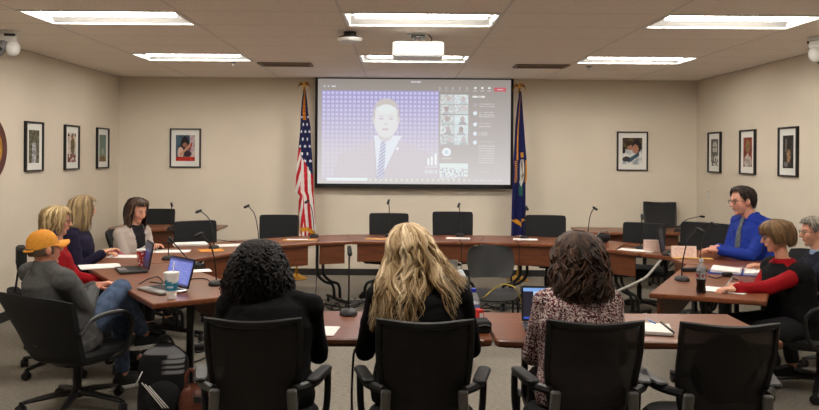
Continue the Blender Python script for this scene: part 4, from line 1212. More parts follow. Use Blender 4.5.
# left floor cables under the laptop table
cable('black cable coiled on the floor under the laptop table', [W(190, 330, .01), W(196, 336, .01), W(206, 338, .01), W(198, 343, .01), W(196, 352, .01), W(206, 350, .01), W(212, 345, .01), W(216, 340, .01)], .007)
cable('black cable on the floor running from the backpack to the near chairs', [W(188, 364, .01), W(200, 360, .01), W(212, 354, .01), W(222, 350, .01)], .007)
p = W(197, 350, 0); r = thing('floor_box', 'small black cable box on the floor under the laptop table', 'cable box', (p.x, p.y, 0), .2)
MB().rbox((0, 0, .025), (.14, .09, .05), .02).build('box_body', M_black, r); MB().rbox((0, 0, .052), (.05, .03, .006), .004).build('box_cover', M_grayp, r)

# AV cart with silver mug
p = W(451.5, 272, .75); r = thing('media_cart', 'gray cart with light top standing inside the horseshoe', 'cart', (p.x, p.y, 0))
MB().rbox((0, 0, .74), (.2, .30, .022), .02).build('top_shelf', mat('light_gray', (176, 182, 186), .4), r)
for (x, y) in ((-.08, -.12), (.08, -.12), (-.08, .12), (.08, .12)): MB().rbox((x, y, .39), (.035, .03, .70), .006).build('post', mat('post_gray', (120, 124, 126), .4), r)
MB().rbox((0, 0, .08), (.26, .30, .02), .02).build('bottom_shelf', M_black, r)
for (x, y) in ((-.08, -.12), (.08, -.12), (-.08, .12), (.08, .12)): MB().lathe([(.001, -.012), (.028, -.012), (.03, 0), (.028, .012), (.001, .012)], (x, y, .03), 12, Matrix.Rotation(PI/2, 3, 'Y')).tube([(x, y, .03), (x, y, .075)], .01, 6).build('caster', M_blackrub, r)
r = thing('silver_mug', 'silver metal mug on the gray cart', 'mug', (p.x, p.y-.02, .751))
MB().lathe([(.001, 0), (.044, 0), (.047, .004), (.047, .088), (.049, .092), (.045, .092), (.043, .01), (.001, .008)], seg=28).build('mug_body', M_silver, r)
MB().tube(spline([(.046, 0, .075), (.072, 0, .07), (.075, 0, .04), (.046, 0, .02)], 12), .005, 6).build('handle', M_silver, r)

# backpack and leather bag
def backpack():
    r = thing('backpack', 'black backpack with white and gray stripes on the floor by the yellow-cap man\'s shoe', 'backpack', (-1.49, 5.0, 0), .05)
    def prof(z):
        t = z/.44
        return .16*(1-.05*t)*(1-max(0, (t-.72)/.28)**2.2*.72), .10*(1-.2*t)*(1-max(0, (t-.75)/.25)**2*.5)
    rings = []; cs = []; n = 64; b = MB(); nz = 60
    for i in range(nz+1):
        z = .44*i/nz; w, d = prof(z)
        ring = []
        for j in range(n):
            a = 2*PI*j/n; ca, sa = math.cos(a), math.sin(a)
            x = w*math.copysign(abs(ca)**.6, ca); y = d*math.copysign(abs(sa)**.7, sa)
            if i in (0,): x *= .9; y *= .9
            q = noise.noise(V((x*9, y*9, z*9)))*.012
            ring.append(V((x*(1+q*4), y*(1+q*5), z)))
            c = (22, 22, 24)
            if y < 0:
                if z > .385: c = (116, 116, 118) if z < .428 else (30, 30, 32)
                if .27 < z < .385 and x > .035 and ((z-.27) % .032) < .019 and x < .14: c = (128, 128, 130)
                dd = (x+.02)*.76+(z-.12)*.65
            cs.append(c)
        rings.append(ring)
    b.rings(rings); b.c = cs; b.build('pack_body', mat_vc('pack_fabric', .8, .2), r)
    b = MB(); b.tube(spline([(-.05, .02, .42), (-.02, .0, .485), (.03, .0, .485), (.06, .02, .42)], 12), .009, 6); b.build('top_handle', M_fab, r)
    b = MB(); b.ell((.02, -.09, .12), (.115, .035, .11)); b.build('front_pocket', M_fab, r)
    for k in range(3):
        MB().tube(spline([(-.10+k*.022, -.153+abs(k-1)*.002, .235-k*.01), (-.04+k*.02, -.155, .165-k*.006), (.03+k*.018, -.15, .075)], 12), .0035, 6).build('stripe', M_white, r)
    for s in (-1, 1): MB().tube(spline([(s*.08, .09, .38), (s*.13, .15, .3), (s*.15, .13, .12), (s*.12, .08, .04)], 12), .018, 6, flat=.4).build('shoulder_strap', M_fab, r)
    MB().tube([(-.15, -.12, .20), (-.10, -.14, .30)], .004, 6).build('white_cord', M_white, r)
backpack()
def handbag():
    r = thing('leather_bag', 'reddish brown leather bag on the floor right of the backpack', 'bag', (-1.21, 4.90, 0), -.15)
    m = mat('brown_leather', (92, 46, 30), .45, noise_s=20, amp=.3, bump=.4, bump_s=60)
    b = MB(); rings = []
    for z, w, d in ((0, .14, .07), (.01, .155, .085), (.08, .16, .09), (.15, .145, .075), (.19, .12, .045), (.20, .10, .02)):
        rings.append([V((w*math.copysign(abs(math.cos(2*PI*j/28))**.6, math.cos(2*PI*j/28)), d*math.sin(2*PI*j/28), z+.015*math.sin(j*1.3))) for j in range(28)])
    b.rings(rings); b.build('bag_body', m, r)
    MB().tube(spline([(-.11, -.02, .17), (-.10, -.03, .28), (-.055, -.03, .30), (-.02, -.02, .17)], 16), .012, 8, flat=.5).build('handle', m, r)
    MB().tube(spline([(.02, .02, .17), (.03, .02, .25), (.1, .02, .22), (.12, .02, .16)], 16), .012, 8, flat=.5).build('handle', m, r)
    MB().rbox((.02, -.085, .14), (.10, .012, .04), .01).build('strap_flap', M_black, r)
handbag()
# ================= PEOPLE =================
def ik(a, b, l1, l2, pole):
    a = V(a); b = V(b); d = b-a; L = min(d.length, (l1+l2)*.995)
    dn = d.normalized(); x = (l1*l1-l2*l2+L*L)/(2*L); h = math.sqrt(max(0, l1*l1-x*x))
    p = V(pole); p = p-dn*p.dot(dn)
    return a+dn*x+(p.normalized() if p.length > 1e-6 else V((0, 0, 1)))*h, a+dn*L
def head_geo(b, M, c, s=1.0, female=False):
    def T(p): return M @ (V(p)*s)+c
    S = lambda r: tuple(k*s for k in r)
    b.ell(T((0, -.014, .030)), S((.075, .097, .088)), M, 18, 12)
    b.ell(T((0, .018, -.030)), S((.060, .068, .074)), M, 18, 12)
    b.ell(T((0, .030, -.068)), S((.045, .048, .045)), M, 14, 8)
    b.ell(T((0, .062, -.094)), S((.022, .02, .018)), M)
    b.ell(T((0, .072, .028)), S((.050, .020, .013)), M)
    b.cap(T((0, .086, .015)), T((0, .108, -.022)), .009*s, .0125*s, 10)
    b.ell(T((0, .100, -.026)), S((.017, .011, .008)), M)
    b.ell(T((0, .085, -.050)), S((.017, .011, .0060)), M); b.ell(T((0, .083, -.059)), S((.016, .011, .0060)), M)
    for k in (-1, 1):
        b.ell(T((k*.036, .054, -.020)), S((.024, .024, .034)), M)
        b.ell(T((k*.077, -.008, -.004)), S((.010, .020, .031)), M)
        b.ell(T((k*.072, -.004, -.02)), S((.010, .014, .018)), M)
def hand_geo(b, wr, d, n, s=1.0, side=1, curl=.5, spread=.12):
    """wr wrist, d pointing along the hand, n out of the back of the hand, side +1 when the thumb lies on +t"""
    d = V(d).normalized(); n = V(n); n = (n-d*n.dot(d)).normalized(); t = d.cross(n)*side
    M = Matrix((t, d, n)).transposed()
    b.rbox(wr+d*.045*s, (.078*s, .09*s, .027*s), .014*s, M, seg=4)
    b.cap(wr-d*.02*s, wr+d*.03*s, .026*s, .022*s, 10)
    for i, (off, L, r) in enumerate(((.030, .072, .0085), (.010, .080, .0088), (-.010, .074, .0085), (-.029, .058, .0075))):
        p = wr+d*.085*s+t*off*s; a = curl*.35; dd = (d+t*off*spread*8).normalized()
        for k, q in enumerate((.45, .32, .23)):
            v = dd*math.cos(a)-n*math.sin(a); e = p+v*L*q*s
            b.cap(p, e, (r-.0006*k)*s, (r-.0006*(k+1))*s, 8); p = e; a += curl*(.75 if k == 0 else .55)
    p = wr+d*.022*s+t*.032*s; v = (d*.62+t*.62-n*.35).normalized()
    for k, (L, r) in enumerate(((.038, .012), (.030, .0095), (.024, .0085))):
        e = p+v*L*s; b.cap(p, e, r*s, (r-.0012)*s, 8); p = e; v = (v+d*.5-n*.18-t*.12).normalized()
SKIN = (206, 152, 126)
def mixc(a, b, t): t = max(0, min(1, t)); return tuple(a[k]*(1-t)+b[k]*t for k in range(3))
def loft_torso(b, H, U, F, R, secs, seg=22):
    rings = []
    for (h, w, dp, fo) in secs:
        c = H+U*h+F*fo
        rings.append([c+R*w*math.copysign(abs(math.cos(2*PI*j/seg))**.85, math.cos(2*PI*j/seg))+F*dp*math.sin(2*PI*j/seg) for j in range(seg)])
    b.rings(rings)
def person(label, x, y, face, lean=0.1, hipz=.53, s=1.0, bulk=1.0, handL=None, handR=None, footL=None, footR=None,
           hyaw=None, hpitch=0.0, hroll=0.0, hoff=(0, 0, 0), top='top', topm=None, topcol=None, disp=.006, trm=None, shoem=None, skin=SKIN, female=False,
           curlL=.5, curlR=.5, nL=None, nR=None, kneepole=None, elbowL=None, elbowR=None, shw=.175, collar=None, sleeve=1.0, side=0.0, kneeL=None, kneeR=None, belly=0):
    r = thing('person', label, 'person', (x, y, 0))
    fa = math.radians(face); F = V((math.cos(fa), math.sin(fa), 0)); R = V((math.sin(fa), -math.cos(fa), 0))
    Z = V((0, 0, 1)); U = (Z*math.cos(lean)+F*math.sin(lean)+R*side).normalized(); Fo = (F-U*F.dot(U)).normalized()
    H = V((0, 0, hipz))
    base = V((x, y, 0))
    S = H+U*.46*s; N = H+U*.52*s+Fo*.01
    ya = math.radians(hyaw if hyaw is not None else face)-PI/2
    HM = Matrix.Rotation(ya, 3, 'Z') @ Matrix.Rotation(-hpitch, 3, 'X') @ Matrix.Rotation(hroll, 3, 'Y')
    fh = HM @ V((0, 1, 0))
    hc = N+U*.145*s+fh*.02+V(hoff)
    def loc(p): return V(p)-base
    sh = {k: S+R*k*shw*s*(.92+.08*bulk)-U*.035*s for k in (-1, 1)}
    hp = {k: H+R*k*.088*s*bulk for k in (-1, 1)}
    L1, L2 = .29*s, .26*s
    hands = {-1: handL, 1: handR}; arms = {}
    for k in (-1, 1):
        t = loc(hands[k]) if hands[k] is not None else H+F*.30+R*k*.12+Z*.16
        pole = {-1: elbowL, 1: elbowR}[k] or (R*k*.28-Z*1.0-F*.1)
        e, w = ik(sh[k], t, L1, L2, pole); arms[k] = (sh[k], e, w)
    legs = {}
    feet = {-1: footL, 1: footR}
    for k in (-1, 1):
        t = loc(feet[k]) if feet[k] is not None else F*.42+R*k*.12+Z*.085
        kp = {-1: kneeL, 1: kneeR}[k] or kneepole or (Z+F*.8)
        kn, an = ik(hp[k], t, .43*s, .42*s, kp); legs[k] = (hp[k], kn, an)
    # body
    b = MB()
    W_ = bulk
    def secs(o):
        return [(-.09*s, .12*W_+o, .08+o, .0), (-.06*s, .165*W_*s+o, .115*W_+o, .0), (0, .17*W_*s+o, .122*W_+o, .0), (.12*s, .150*W_*s+o, (.108+belly)*W_+o, .012+belly*.5), (.22*s, .148*W_*s+o, (.108+belly*.7)*W_+o, .012+belly*.3),
                (.33*s, .160*s*W_+o, .112*W_+o, .0), (.42*s, (.165*s)*(.6+.4*W_)+o, .092*W_+o, -.005), (.470*s, .13*s+o, .07+o, -.005), (.495*s, .085*s+o, .06+o, 0), (.515*s, .06+o, .055+o, .003)]
    loft_torso(b, H, U, Fo, R, secs(0))
    b.cap(N-U*.06, hc-HM @ V((0, .012, .03))*1, .055*s*(.9 if female else 1.06), .052*s*(.9 if female else 1.04), 14)
    head_geo(b, HM, hc, s, female)
    ar = (.9 if female else 1.0)*(.7+.3*W_)
    for k in (-1, 1):
        a, e, w = arms[k]
        b.cap(N-U*.05+R*k*.03, a-U*.0, .05, .045*ar, 12); b.ell(a-U*.005, (.055*ar, .055*ar, .055*ar)); b.cap(a, e, .050*ar, .040*ar, 12); b.cap(e, w, .039*ar, .026*ar, 12)
        a, kn, an = legs[k]
        b.cap(a, kn, min(.088, .084*W_), .060, 14); b.cap(kn, an, .056, .038, 12); b.cap(an, an+(F*.10-Z*.05), .035, .03, 10)
    lip = (176, 96, 90) if female else (176, 112, 100)
    def col(p):
        q = HM.transposed() @ (V(p)-hc)/s
        if q.y > .086 and abs(q.x) < .017 and -.063 < q.z < -.046: return lip
        if q.y > .066 and .013 < abs(q.x) < .044 and .026 < q.z < .038: return mixc(skin, (70, 50, 40), .6)
        if q.y > .03 and q.z < -.02 and not female: return mixc(skin, (170, 120, 100), .25)
        return mixc(skin, (190, 110, 95), .18) if (q.length < .13 and abs(q.x) > .03 and -.05 < q.z < .0) else skin
    body = remeshed(b, 'body', M_skin, r, .0065, col, 0, smooth_it=2)
    # hands are welded on: the palm root reaches into the wrist
    hb = MB()
    for k in (-1, 1):
        a, e, w = arms[k]; d = (w-e).normalized()
        n = {-1: nL, 1: nR}[k] or V((0, 0, 1))
        d2 = d.copy(); d2.z *= .4
        hand_geo(hb, w, d2, n, s*(.92 if female else 1.04), side=-k*-1 if False else (-1 if k == 1 else 1), curl={-1: curlL, 1: curlR}[k])
    nv = len(body.data.vertices)
    # join the fingers into the body mesh
    hm = MB(); hm.v = [tuple(v.co) for v in body.data.vertices]+hb.v
    fc = [tuple(p.vertices) for p in body.data.polygons]+[tuple(i+nv for i in f) for f in hb.f]
    cols = [c for d_ in body.data.color_attributes['Col'].data for c in d_.color]+list(lin(skin))*len(hb.v)
    me = bpy.data.meshes.new('body'); me.from_pydata(hm.v, [], fc); me.update()
    at = me.color_attributes.new('Col', 'FLOAT_COLOR', 'POINT'); at.data.foreach_set('color', cols)
    me.materials.append(M_skin); me.polygons.foreach_set('use_smooth', [True]*len(me.polygons)); old = body.data; body.data = me; bpy.data.meshes.remove(old)
    # eyes
    for k in (-1, 1):
        eb = MB(); c = hc+HM @ V((k*.030, .0765, .010))*s; eb.ell(c, (.0105*s, .0105*s, .0065*s), HM, 12, 8)
        fwd = HM @ V((0, 1, 0)); eb.c = []
        for v in eb.v:
            q = (V(v)-c).normalized().dot(fwd); eb.c.append((40, 30, 26) if q > .86 else (176, 158, 150))
        eb.build('eye', M_print, r)
    # garment top
    b = MB(); o = .013
    loft_torso(b, H, U, Fo, R, secs(o))
    for k in (-1, 1):
        a, e, w = arms[k]; w2 = e+(w-e)*sleeve
        b.cap(N-U*.05+R*k*.03, a-U*.0, .062, .050*ar+o, 12); b.ell(a-U*.002, ((.055+o)*ar,)*3); b.cap(a, e, .050*ar+o, .042*ar+o, 12); b.cap(e, w2-(w-e).normalized()*.025, .041*ar+o, .030*ar+o, 12)
    if collar: 
        b.lathe([(.062, -.02), (.072, .0), (.066, .03), (.058, .032), (.055, 0)], N-U*.02, 18, None)
    remeshed(b, top, topm, r, .009, (lambda p: topcol(HT(p))) if topcol else None, disp, 11, 2) if not topcol else remeshed(b, top, topm, r, .009, lambda p: topcol((R.dot(V(p)-H), Fo.dot(V(p)-H), U.dot(V(p)-H))), disp, 11, 2)
    # trousers and shoes
    b = MB()
    loft_torso(b, H, U, Fo, R, [(-.095*s, .12*W_, .09, 0), (-.07*s, .165*W_*s, .12*W_, 0), (.0, .178*W_*s, .132*W_, 0), (.05*s, .165*W_*s, .125*W_, 0.005)])
    for k in (-1, 1):
        a, kn, an = legs[k]; b.cap(a, kn, min(.1, .092*W_), .070, 14); b.cap(kn, an+(kn-an).normalized()*.05, .068, .052, 12)
    remeshed(b, 'trousers', trm or M_trous, r, .011, None, .006, 9, 2)
    for k in (-1, 1):
        a, kn, an = legs[k]; b = MB(); q = V((an.x, an.y, an.z-.055))
        M = Matrix((R, F, Z)).transposed()
        b.rings([[M @ V((w*math.cos(2*PI*j/16), l0+(l1*math.sin(2*PI*j/16)), z)) for j in range(16)] for w, l0, l1, z in ((.042, .06, .13, -.028), (.047, .06, .14, -.015), (.046, .06, .138, .0), (.042, .045, .12, .03), (.036, .01, .07, .055), (.033, -.015, .045, .075))], c=q)
        b.build('shoe', shoem or M_shoe, r)
    r['_'] = 1; del r['_']
    return dict(r=r, HM=HM, hc=hc, N=N, U=U, F=Fo, R=R, H=H, S=S, arms=arms, s=s, base=base)
M_trous = mat('dark_trousers', (24, 25, 30), .85, bump=.2, bump_s=200); M_shoe = mat('dark_shoe', (20, 19, 19), .5)
M_glass = mat('glasses_frame', (28, 24, 24), .35)
def glasses(P, col=None):
    HM, hc, s = P['HM'], P['hc'], P['s']
    b = MB()
    def T(p): return HM @ (V(p)*s)+hc
    for k in (-1, 1):
        ring = [T((k*.031+.022*math.cos(2*PI*j/14), .097-.012*abs(math.cos(2*PI*j/14)*.5+.5*k*math.cos(0)*0), .008+.016*math.sin(2*PI*j/14))) for j in range(15)]
        b.tube(ring, .0022*s, 6)
        b.tube([T((k*.053, .095, .012)), T((k*.074, .05, .012)), T((k*.079, -.01, .008))], .0022*s, 6)
    b.tube([T((-.009, .098, .012)), T((0, .101, .014)), T((.009, .098, .012))], .002*s, 6)
    b.build('glasses', col or M_glass, P['r'])
def hair(P, prof, length, cols, nl=150, rad=.012, wave=.01, freq=3, face_half=62, line=.055, ztop=.122, seed=1, part=0.0, fringe=None, drop=None, nseg=20, jitter=.012, cap_col=None, flare=None, gravity=True, coh=1.0):
    """prof: list of (z, half width, half depth, y offset) in the head's own frame, top to bottom;
    length(a) gives the z where the lock at azimuth a (0 = nape, 180 = brow, + = right) ends"""
    rnd = random.Random(seed); HM, hc, s = P['HM'], P['hc'], P['s']
    def pr(z):
        if z >= prof[0][0]: return prof[0][1:]
        for i in range(len(prof)-1):
            if prof[i][0] >= z >= prof[i+1][0]:
                t = (prof[i][0]-z)/(prof[i][0]-prof[i+1][0]); t2 = t
                return tuple(prof[i][k]*(1-t2)+prof[i+1][k]*t2 for k in (1, 2, 3))
        return prof[-1][1:]
    Zr = Matrix.Rotation(math.atan2(-(HM @ V((0, 1, 0))).x, (HM @ V((0, 1, 0))).y), 3, 'Z')
    def surf(a, z, k=1.0):
        w, d, y = pr(z); ar = math.radians(a)
        return V((w*math.sin(ar)*k, y-d*math.cos(ar)*k, z))
    def world(q):
        # above the jaw the hair turns with the head, lower down it hangs straight
        t = max(0, min(1, (-q.z-.02)/.10)) if gravity else 0
        return (HM @ (q*s))*(1-t)+(Zr @ (q*s))*t+hc
    def zend(a):
        if abs(a) > 180-face_half: return (fringe(a) if fringe else line)
        return length(a)
    b = MB()
    # underlayer shell
    na, nz = 40, 16; rings = []; cs = []
    base = cap_col or cols[0]
    for j in range(nz+1):
        t = j/nz; ring = []
        for i in range(na):
            a = -180+360*i/na; ze = zend(a); z = ztop-.002-(ztop-.002-ze)*t**1.6
            q = surf(a, z, .95*(max(.02, 1) if j else .02)); ring.append(world(q)); cs.append(base)
        rings.append(ring)
    b.rings(rings, cap=False); b.c = cs
    for i in range(nl):
        a = rnd.uniform(-180, 180); ze = zend(a)*1.0+rnd.uniform(-.5, 1)*.03*(1 if abs(a) < 180-face_half else .2)
        ph = (noise.noise(V((math.sin(math.radians(a))*3.2, math.cos(math.radians(a))*3.2, seed)))*7)*coh+rnd.uniform(0, 6.28)*(1-coh)+rnd.uniform(-.5, .5); fr = freq*(1+(rnd.uniform(-.2, .25)*(1-coh*.8))); A = wave*rnd.uniform(.5, 1.4)
        pts = []; rr = []; c = cols[max(0, min(len(cols)-1, int(len(cols)*(.5+.75*noise.noise(V((math.sin(math.radians(a))*7, math.cos(math.radians(a))*7, seed+3)))+rnd.uniform(-.28, .28)))))]; jit = rnd.uniform(-jitter*.3, jitter)
        L = ztop-ze
        for j in range(nseg+1):
            t = j/nseg; z = ztop-L*t**1.5
            w, d, y = pr(z); 
            aa = a*(1 if not part else 1)+math.degrees(A*math.sin(ph+fr*6.28*(L*t**1.2)/.2)/max(.05, w))*min(1.15, .1+t*1.5)
            q = surf(aa, z, 1.0); ar = math.radians(aa)
            out = V((math.sin(ar), -math.cos(ar), 0))
            q += out*(jit+A*.6*math.cos(ph*1.7+fr*5*(L*t)/.2))*min(1, t*2.0)
            if flare: q += flare(a, t) if abs(a) < 112 else BL
            pts.append(world(q)); rr.append(s*rad*(.75+.35*math.sin(PI*min(1, t*1.3)))*(1 if t < .7 else max(.12, (1-t)/.3)))
        n0 = len(b.v); b.tube(pts, rr, 6, col=c, flat=.6)
        # tips and roots vary a little in tone
    b.build('hair', M_hair, P['r'])
BL = V((0, 0, 0))
def gold_range(lo, hi, n=6): return [tuple(lo[k]+(hi[k]-lo[k])*i/(n-1) for k in range(3)) for i in range(n)]
M_blackknit = mat('black_knit', (17, 17, 19), .9, bump=.3, bump_s=300, spec=.2)

# --- 1 black curly hair, black top, near row left
x, y = -.612, 3.68
P = person('woman with curly black hair and black top seen from behind at the near row', x, y, 90, lean=.16, hipz=.53, s=.95, bulk=1.35, female=True,
    handL=V((x-.2, 4.02, .79)), handR=V((x+.13, 4.05, .79)), top='black_top', topm=M_blackknit, hpitch=.25, shw=.20, hoff=(-.06, 0, -.025), skin=(120, 80, 62), footL=V((x-.12, 4.1, .085)), footR=V((x+.12, 4.1, .085)))
cp = [(.125, .03, .03, 0), (.11, .07, .075, -.01), (.08, .088, .10, -.02), (.03, .108, .12, -.03), (-.03, .128, .128, -.035), (-.09, .155, .125, -.035), (-.15, .155, .115, -.035), (-.20, .13, .10, -.03), (-.25, .09, .08, -.03)]
hair(P, cp, lambda a: -.21+.02*math.sin(a*.1), gold_range((12, 10, 11), (30, 25, 25)), nl=650, rad=.0075, wave=.016, freq=5.5, jitter=.03, coh=.35, ztop=.125, seed=4)

# --- 2 blonde
x, y = .105, 3.70
P = person('woman with long wavy blonde hair and black top seen from behind at the near row', x, y, 90, lean=.10, hipz=.56, s=1.0, bulk=1.28, female=True,
    handL=V((x-.2, 4.05, .79)), handR=V((x+.22, 4.08, .79)), top='black_top', topm=M_blackknit, hyaw=98, hroll=-.12, shw=.19, footL=V((x-.12, 4.1, .085)), footR=V((x+.12, 4.1, .085)), hoff=(-.045, 0, -.02))
cp = [(.128, .02, .02, 0), (.118, .05, .055, -.005), (.09, .080, .095, -.01), (.04, .100, .118, -.015), (-.02, .108, .120, -.02), (-.08, .122, .120, -.03), (-.14, .138, .128, -.045), (-.20, .148, .150, -.055), (-.28, .155, .165, -.055), (-.40, .155, .165, -.05)]
def bl_len(a): return -.36 if a < 22 else (-.36+(a-22)/24*.16 if a < 46 else -.19)
def bl_flare(a, t):
    k = max(0, t-.45)/.55
    if a > 25: return V((.10*k*k+.02*k, 0, 0.02*k))
    return V((-.035*k, 0, 0))
hair(P, cp, bl_len, [(112, 84, 52)]+gold_range((150, 120, 80), (236, 214, 178), 9), nl=620, rad=.0065, wave=.013, freq=1.5, jitter=.014, coh=.92, ztop=.128, seed=9, flare=bl_flare, cap_col=(126, 98, 64), nseg=30)

# --- 3 tweed jacket
def tweed():
    m = bpy.data.materials.new('red_black_white_tweed'); m.use_nodes = True; nt = m.node_tree; b = nt.nodes['Principled BSDF']
    tc = nt.nodes.new('ShaderNodeTexCoord')
    vo = nt.nodes.new('ShaderNodeTexVoronoi'); vo.inputs['Scale'].default_value = 190; nt.links.new(tc.outputs['Object'], vo.inputs['Vector'])
    sp = nt.nodes.new('ShaderNodeSeparateColor'); nt.links.new(vo.outputs['Color'], sp.inputs[0])
    w1 = nt.nodes.new('ShaderNodeTexWave'); w1.bands_direction = 'Z'; w1.inputs['Scale'].default_value = 16; w1.inputs['Distortion'].default_value = 3; nt.links.new(tc.outputs['Object'], w1.inputs['Vector'])
    w2 = nt.nodes.new('ShaderNodeTexWave'); w2.bands_direction = 'X'; w2.inputs['Scale'].default_value = 14; w2.inputs['Distortion'].default_value = 3; nt.links.new(tc.outputs['Object'], w2.inputs['Vector'])
    ad = nt.nodes.new('ShaderNodeMath'); ad.operation = 'ADD'; nt.links.new(w1.outputs['Fac'], ad.inputs[0]); nt.links.new(w2.outputs['Fac'], ad.inputs[1])
    ml = nt.nodes.new('ShaderNodeMath'); ml.operation = 'MULTIPLY'; ml.inputs[1].default_value = .18; nt.links.new(ad.outputs[0], ml.inputs[0])
    a2 = nt.nodes.new('ShaderNodeMath'); a2.operation = 'ADD'; nt.links.new(sp.outputs[0], a2.inputs[0]); nt.links.new(ml.outputs[0], a2.inputs[1])
    r = nt.nodes.new('ShaderNodeValToRGB'); r.color_ramp.interpolation = 'CONSTANT'
    e = r.color_ramp.elements; e[0].color = lin((40, 24, 30)); e[1].position = .38; e[1].color = lin((112, 44, 54))
    for p_, c in ((.58, (92, 66, 70)), (.72, (176, 152, 150)), (.95, (214, 200, 194))): q = e.new(p_); q.color = lin(c)
    nt.links.new(a2.outputs[0], r.inputs[0]); nt.links.new(r.outputs[0], b.inputs['Base Color']); b.inputs['Roughness'].default_value = .95
    b.inputs['Specular IOR Level'].default_value = .1
    return m
x, y = .865, 3.68
P = person('woman with brown hair and red-white tweed jacket seen from behind at the near row', x, y, 90, lean=.12, hipz=.555, s=.97, bulk=1.22, female=True,
    handL=V((x-.12, 4.0, .79)), handR=V((x+.12, 4.0, .79)), top='tweed_jacket', topm=tweed(), shw=.155, hoff=(.015, 0, -.02), footL=V((x-.12, 4.1, .085)), footR=V((x+.12, 4.1, .085)), disp=.004)
cp = [(.125, .03, .03, 0), (.112, .065, .07, -.005), (.08, .095, .108, -.015), (.03, .108, .125, -.02), (-.03, .116, .128, -.025), (-.09, .126, .128, -.035), (-.15, .134, .130, -.05), (-.22, .135, .125, -.055), (-.32, .12, .12, -.05)]
hair(P, cp, lambda a: -.25+.03*math.cos(math.radians(a)*3), gold_range((34, 22, 16), (84, 56, 40)), nl=620, rad=.0065, wave=.013, freq=2.8, jitter=.026, coh=.75, ztop=.125, seed=12)

# --- 4 man in cap
M_gray = mat('gray_sweater', (86, 86, 86), .9, noise_s=150, amp=.18, bump=.3, bump_s=250, spec=.15)
M_jean = mat('blue_jeans', (78, 94, 120), .85, noise_s=30, amp=.35, bump=.25, bump_s=300, spec=.15)
M_sneak = mat('black_sneaker', (30, 30, 32), .6)
x, y = -2.12, 5.06
P = person('man in a yellow cap, gray sweater and jeans, seated sideways on the left', x, y, 48, lean=-.34, hipz=.47, s=1.0, bulk=1.4, side=-.05,
    handL=WY(96, 286, 5.30), handR=WY(93, 290, 5.22), footR=V((-1.77, 5.47, .39)), footL=V((-1.93, 5.50, .10)), hyaw=48, hpitch=-.10, hoff=(.03, .02, -.055), top='gray_sweater', topm=M_gray, trm=M_jean, shoem=M_sneak, collar=True,
    kneeL=V((.2, .2, 1)), kneeR=V((.15, .2, 1)), elbowR=V((.3, .1, -1)), curlL=.8, curlR=.7, skin=(204, 140, 114), shw=.245, disp=.008)
PM = P
# raised knee: the crossed upper leg is part of the jeans; soles in white
for f in [c for c in children(P['r']) if c.name.startswith('shoe')]:
    zmin = min(v.co.z for v in f.data.vertices); xs = [v.co for v in f.data.vertices]
    cx = sum(v.x for v in xs)/len(xs); cy = sum(v.y for v in xs)/len(xs)
    M = Matrix((P['R'], V((P['F'].x, P['F'].y, 0)).normalized(), V((0, 0, 1)))).transposed()
    MB().rings([[M @ V((w*math.cos(2*PI*j/18), l*math.sin(2*PI*j/18), z)) for j in range(18)] for w, l, z in ((.044, .142, -.012), (.05, .148, -.008), (.05, .148, .012), (.046, .142, .016))], c=V((cx, cy, zmin))).build('white_sole', M_white, f)
HMc, hcc = P['HM'], P['hc']
def capT(p): return HMc @ V(p)+hcc
M_cap = mat('yellow_cap_cloth', (212, 142, 44), .8, noise_s=60, amp=.12, bump=.2, bump_s=300)
b = MB(); rings = []
for i in range(12):
    t = i/11*PI/2; zz = .022+.104*math.sin(t); k = math.cos(t)**.8 if i < 11 else .02
    rings.append([capT(((.081*k)*math.cos(2*PI*j/30), -.012+.101*k*math.sin(2*PI*j/30), zz+(-.016*(1 if math.sin(2*PI*j/30) < 0 else 0)*(-math.sin(2*PI*j/30)) if i < 3 else 0))) for j in range(30)])
ins = [[capT(((.074*math.cos(2*PI*j/30)), -.012+.094*math.sin(2*PI*j/30), .03)) for j in range(30)]]
b.rings(ins+rings[:1][:0]+rings); cap = b.build('cap_crown', M_cap, P['r'])
b = MB(); top_ = []; bot = []
for i in range(15):
    a = PI*(.1+.8*i/14); ca, sa = math.cos(a), math.sin(a)
    inner = V((.078*ca, -.012+.096*sa, .028)); outer = V((.078*ca*1.02, .045+.118*sa, .020+.016*sa-.022*abs(ca)))
    top_.append((inner, outer))
rings = []
for k, dz in ((0, .0), (1, 0), (1, -.005), (0, -.005)):
    pass
vs = []; fs = []
for (i0, o0) in top_:
    md = (i0+o0)/2+V((0, 0, .007))
    for q in (i0, md, o0): vs.append(capT(q))
    for q in (o0, md, i0): vs.append(capT(q-V((0, 0, .005))))
for i in range(14):
    for k in range(6):
        a = i*6+k; c = i*6+(k+1) % 6; fs.append((a, c, c+6, a+6))
fs.append((5, 4, 3, 2, 1, 0)); fs.append(tuple(14*6+k for k in range(6)))
b.add(vs, fs); b.build('cap_brim', M_cap, P['r'])
MB().ell(capT((0, -.012, .128)), (.008, .008, .005)).build('cap_button', M_cap, cap)
b = MB()
for (dx, dz) in ((-.016, 0), (0, .012), (.014, -.004), (0, -.012)): b.ell(capT((dx, .076, .086+dz)), (.010, .006, .010), HMc)
b.build('cap_logo', mat('navy_embroidery', (40, 40, 72), .8), cap)
b = MB(); b.tube([capT((.07*math.sin(q), -.012-.108*math.cos(q), .008-.004*math.cos(q))) for q in [(-1+i/6)*.75+ .0 for i in range(13)]], .010, 8, flat=.5); b.build('cap_strap', M_cap, cap)
b = MB()
for i in range(60):
    a = -2.0+4.0*i/59; b.cap(capT((.076*math.sin(a), -.012-.098*math.cos(a), .018)), capT((.070*math.sin(a), -.010-.088*math.cos(a), -.028)), .004, .003, 6)
b.cur = None; b.c = [(96, 80, 66)]*len(b.v); b.build('hair', M_hair, P['r'])

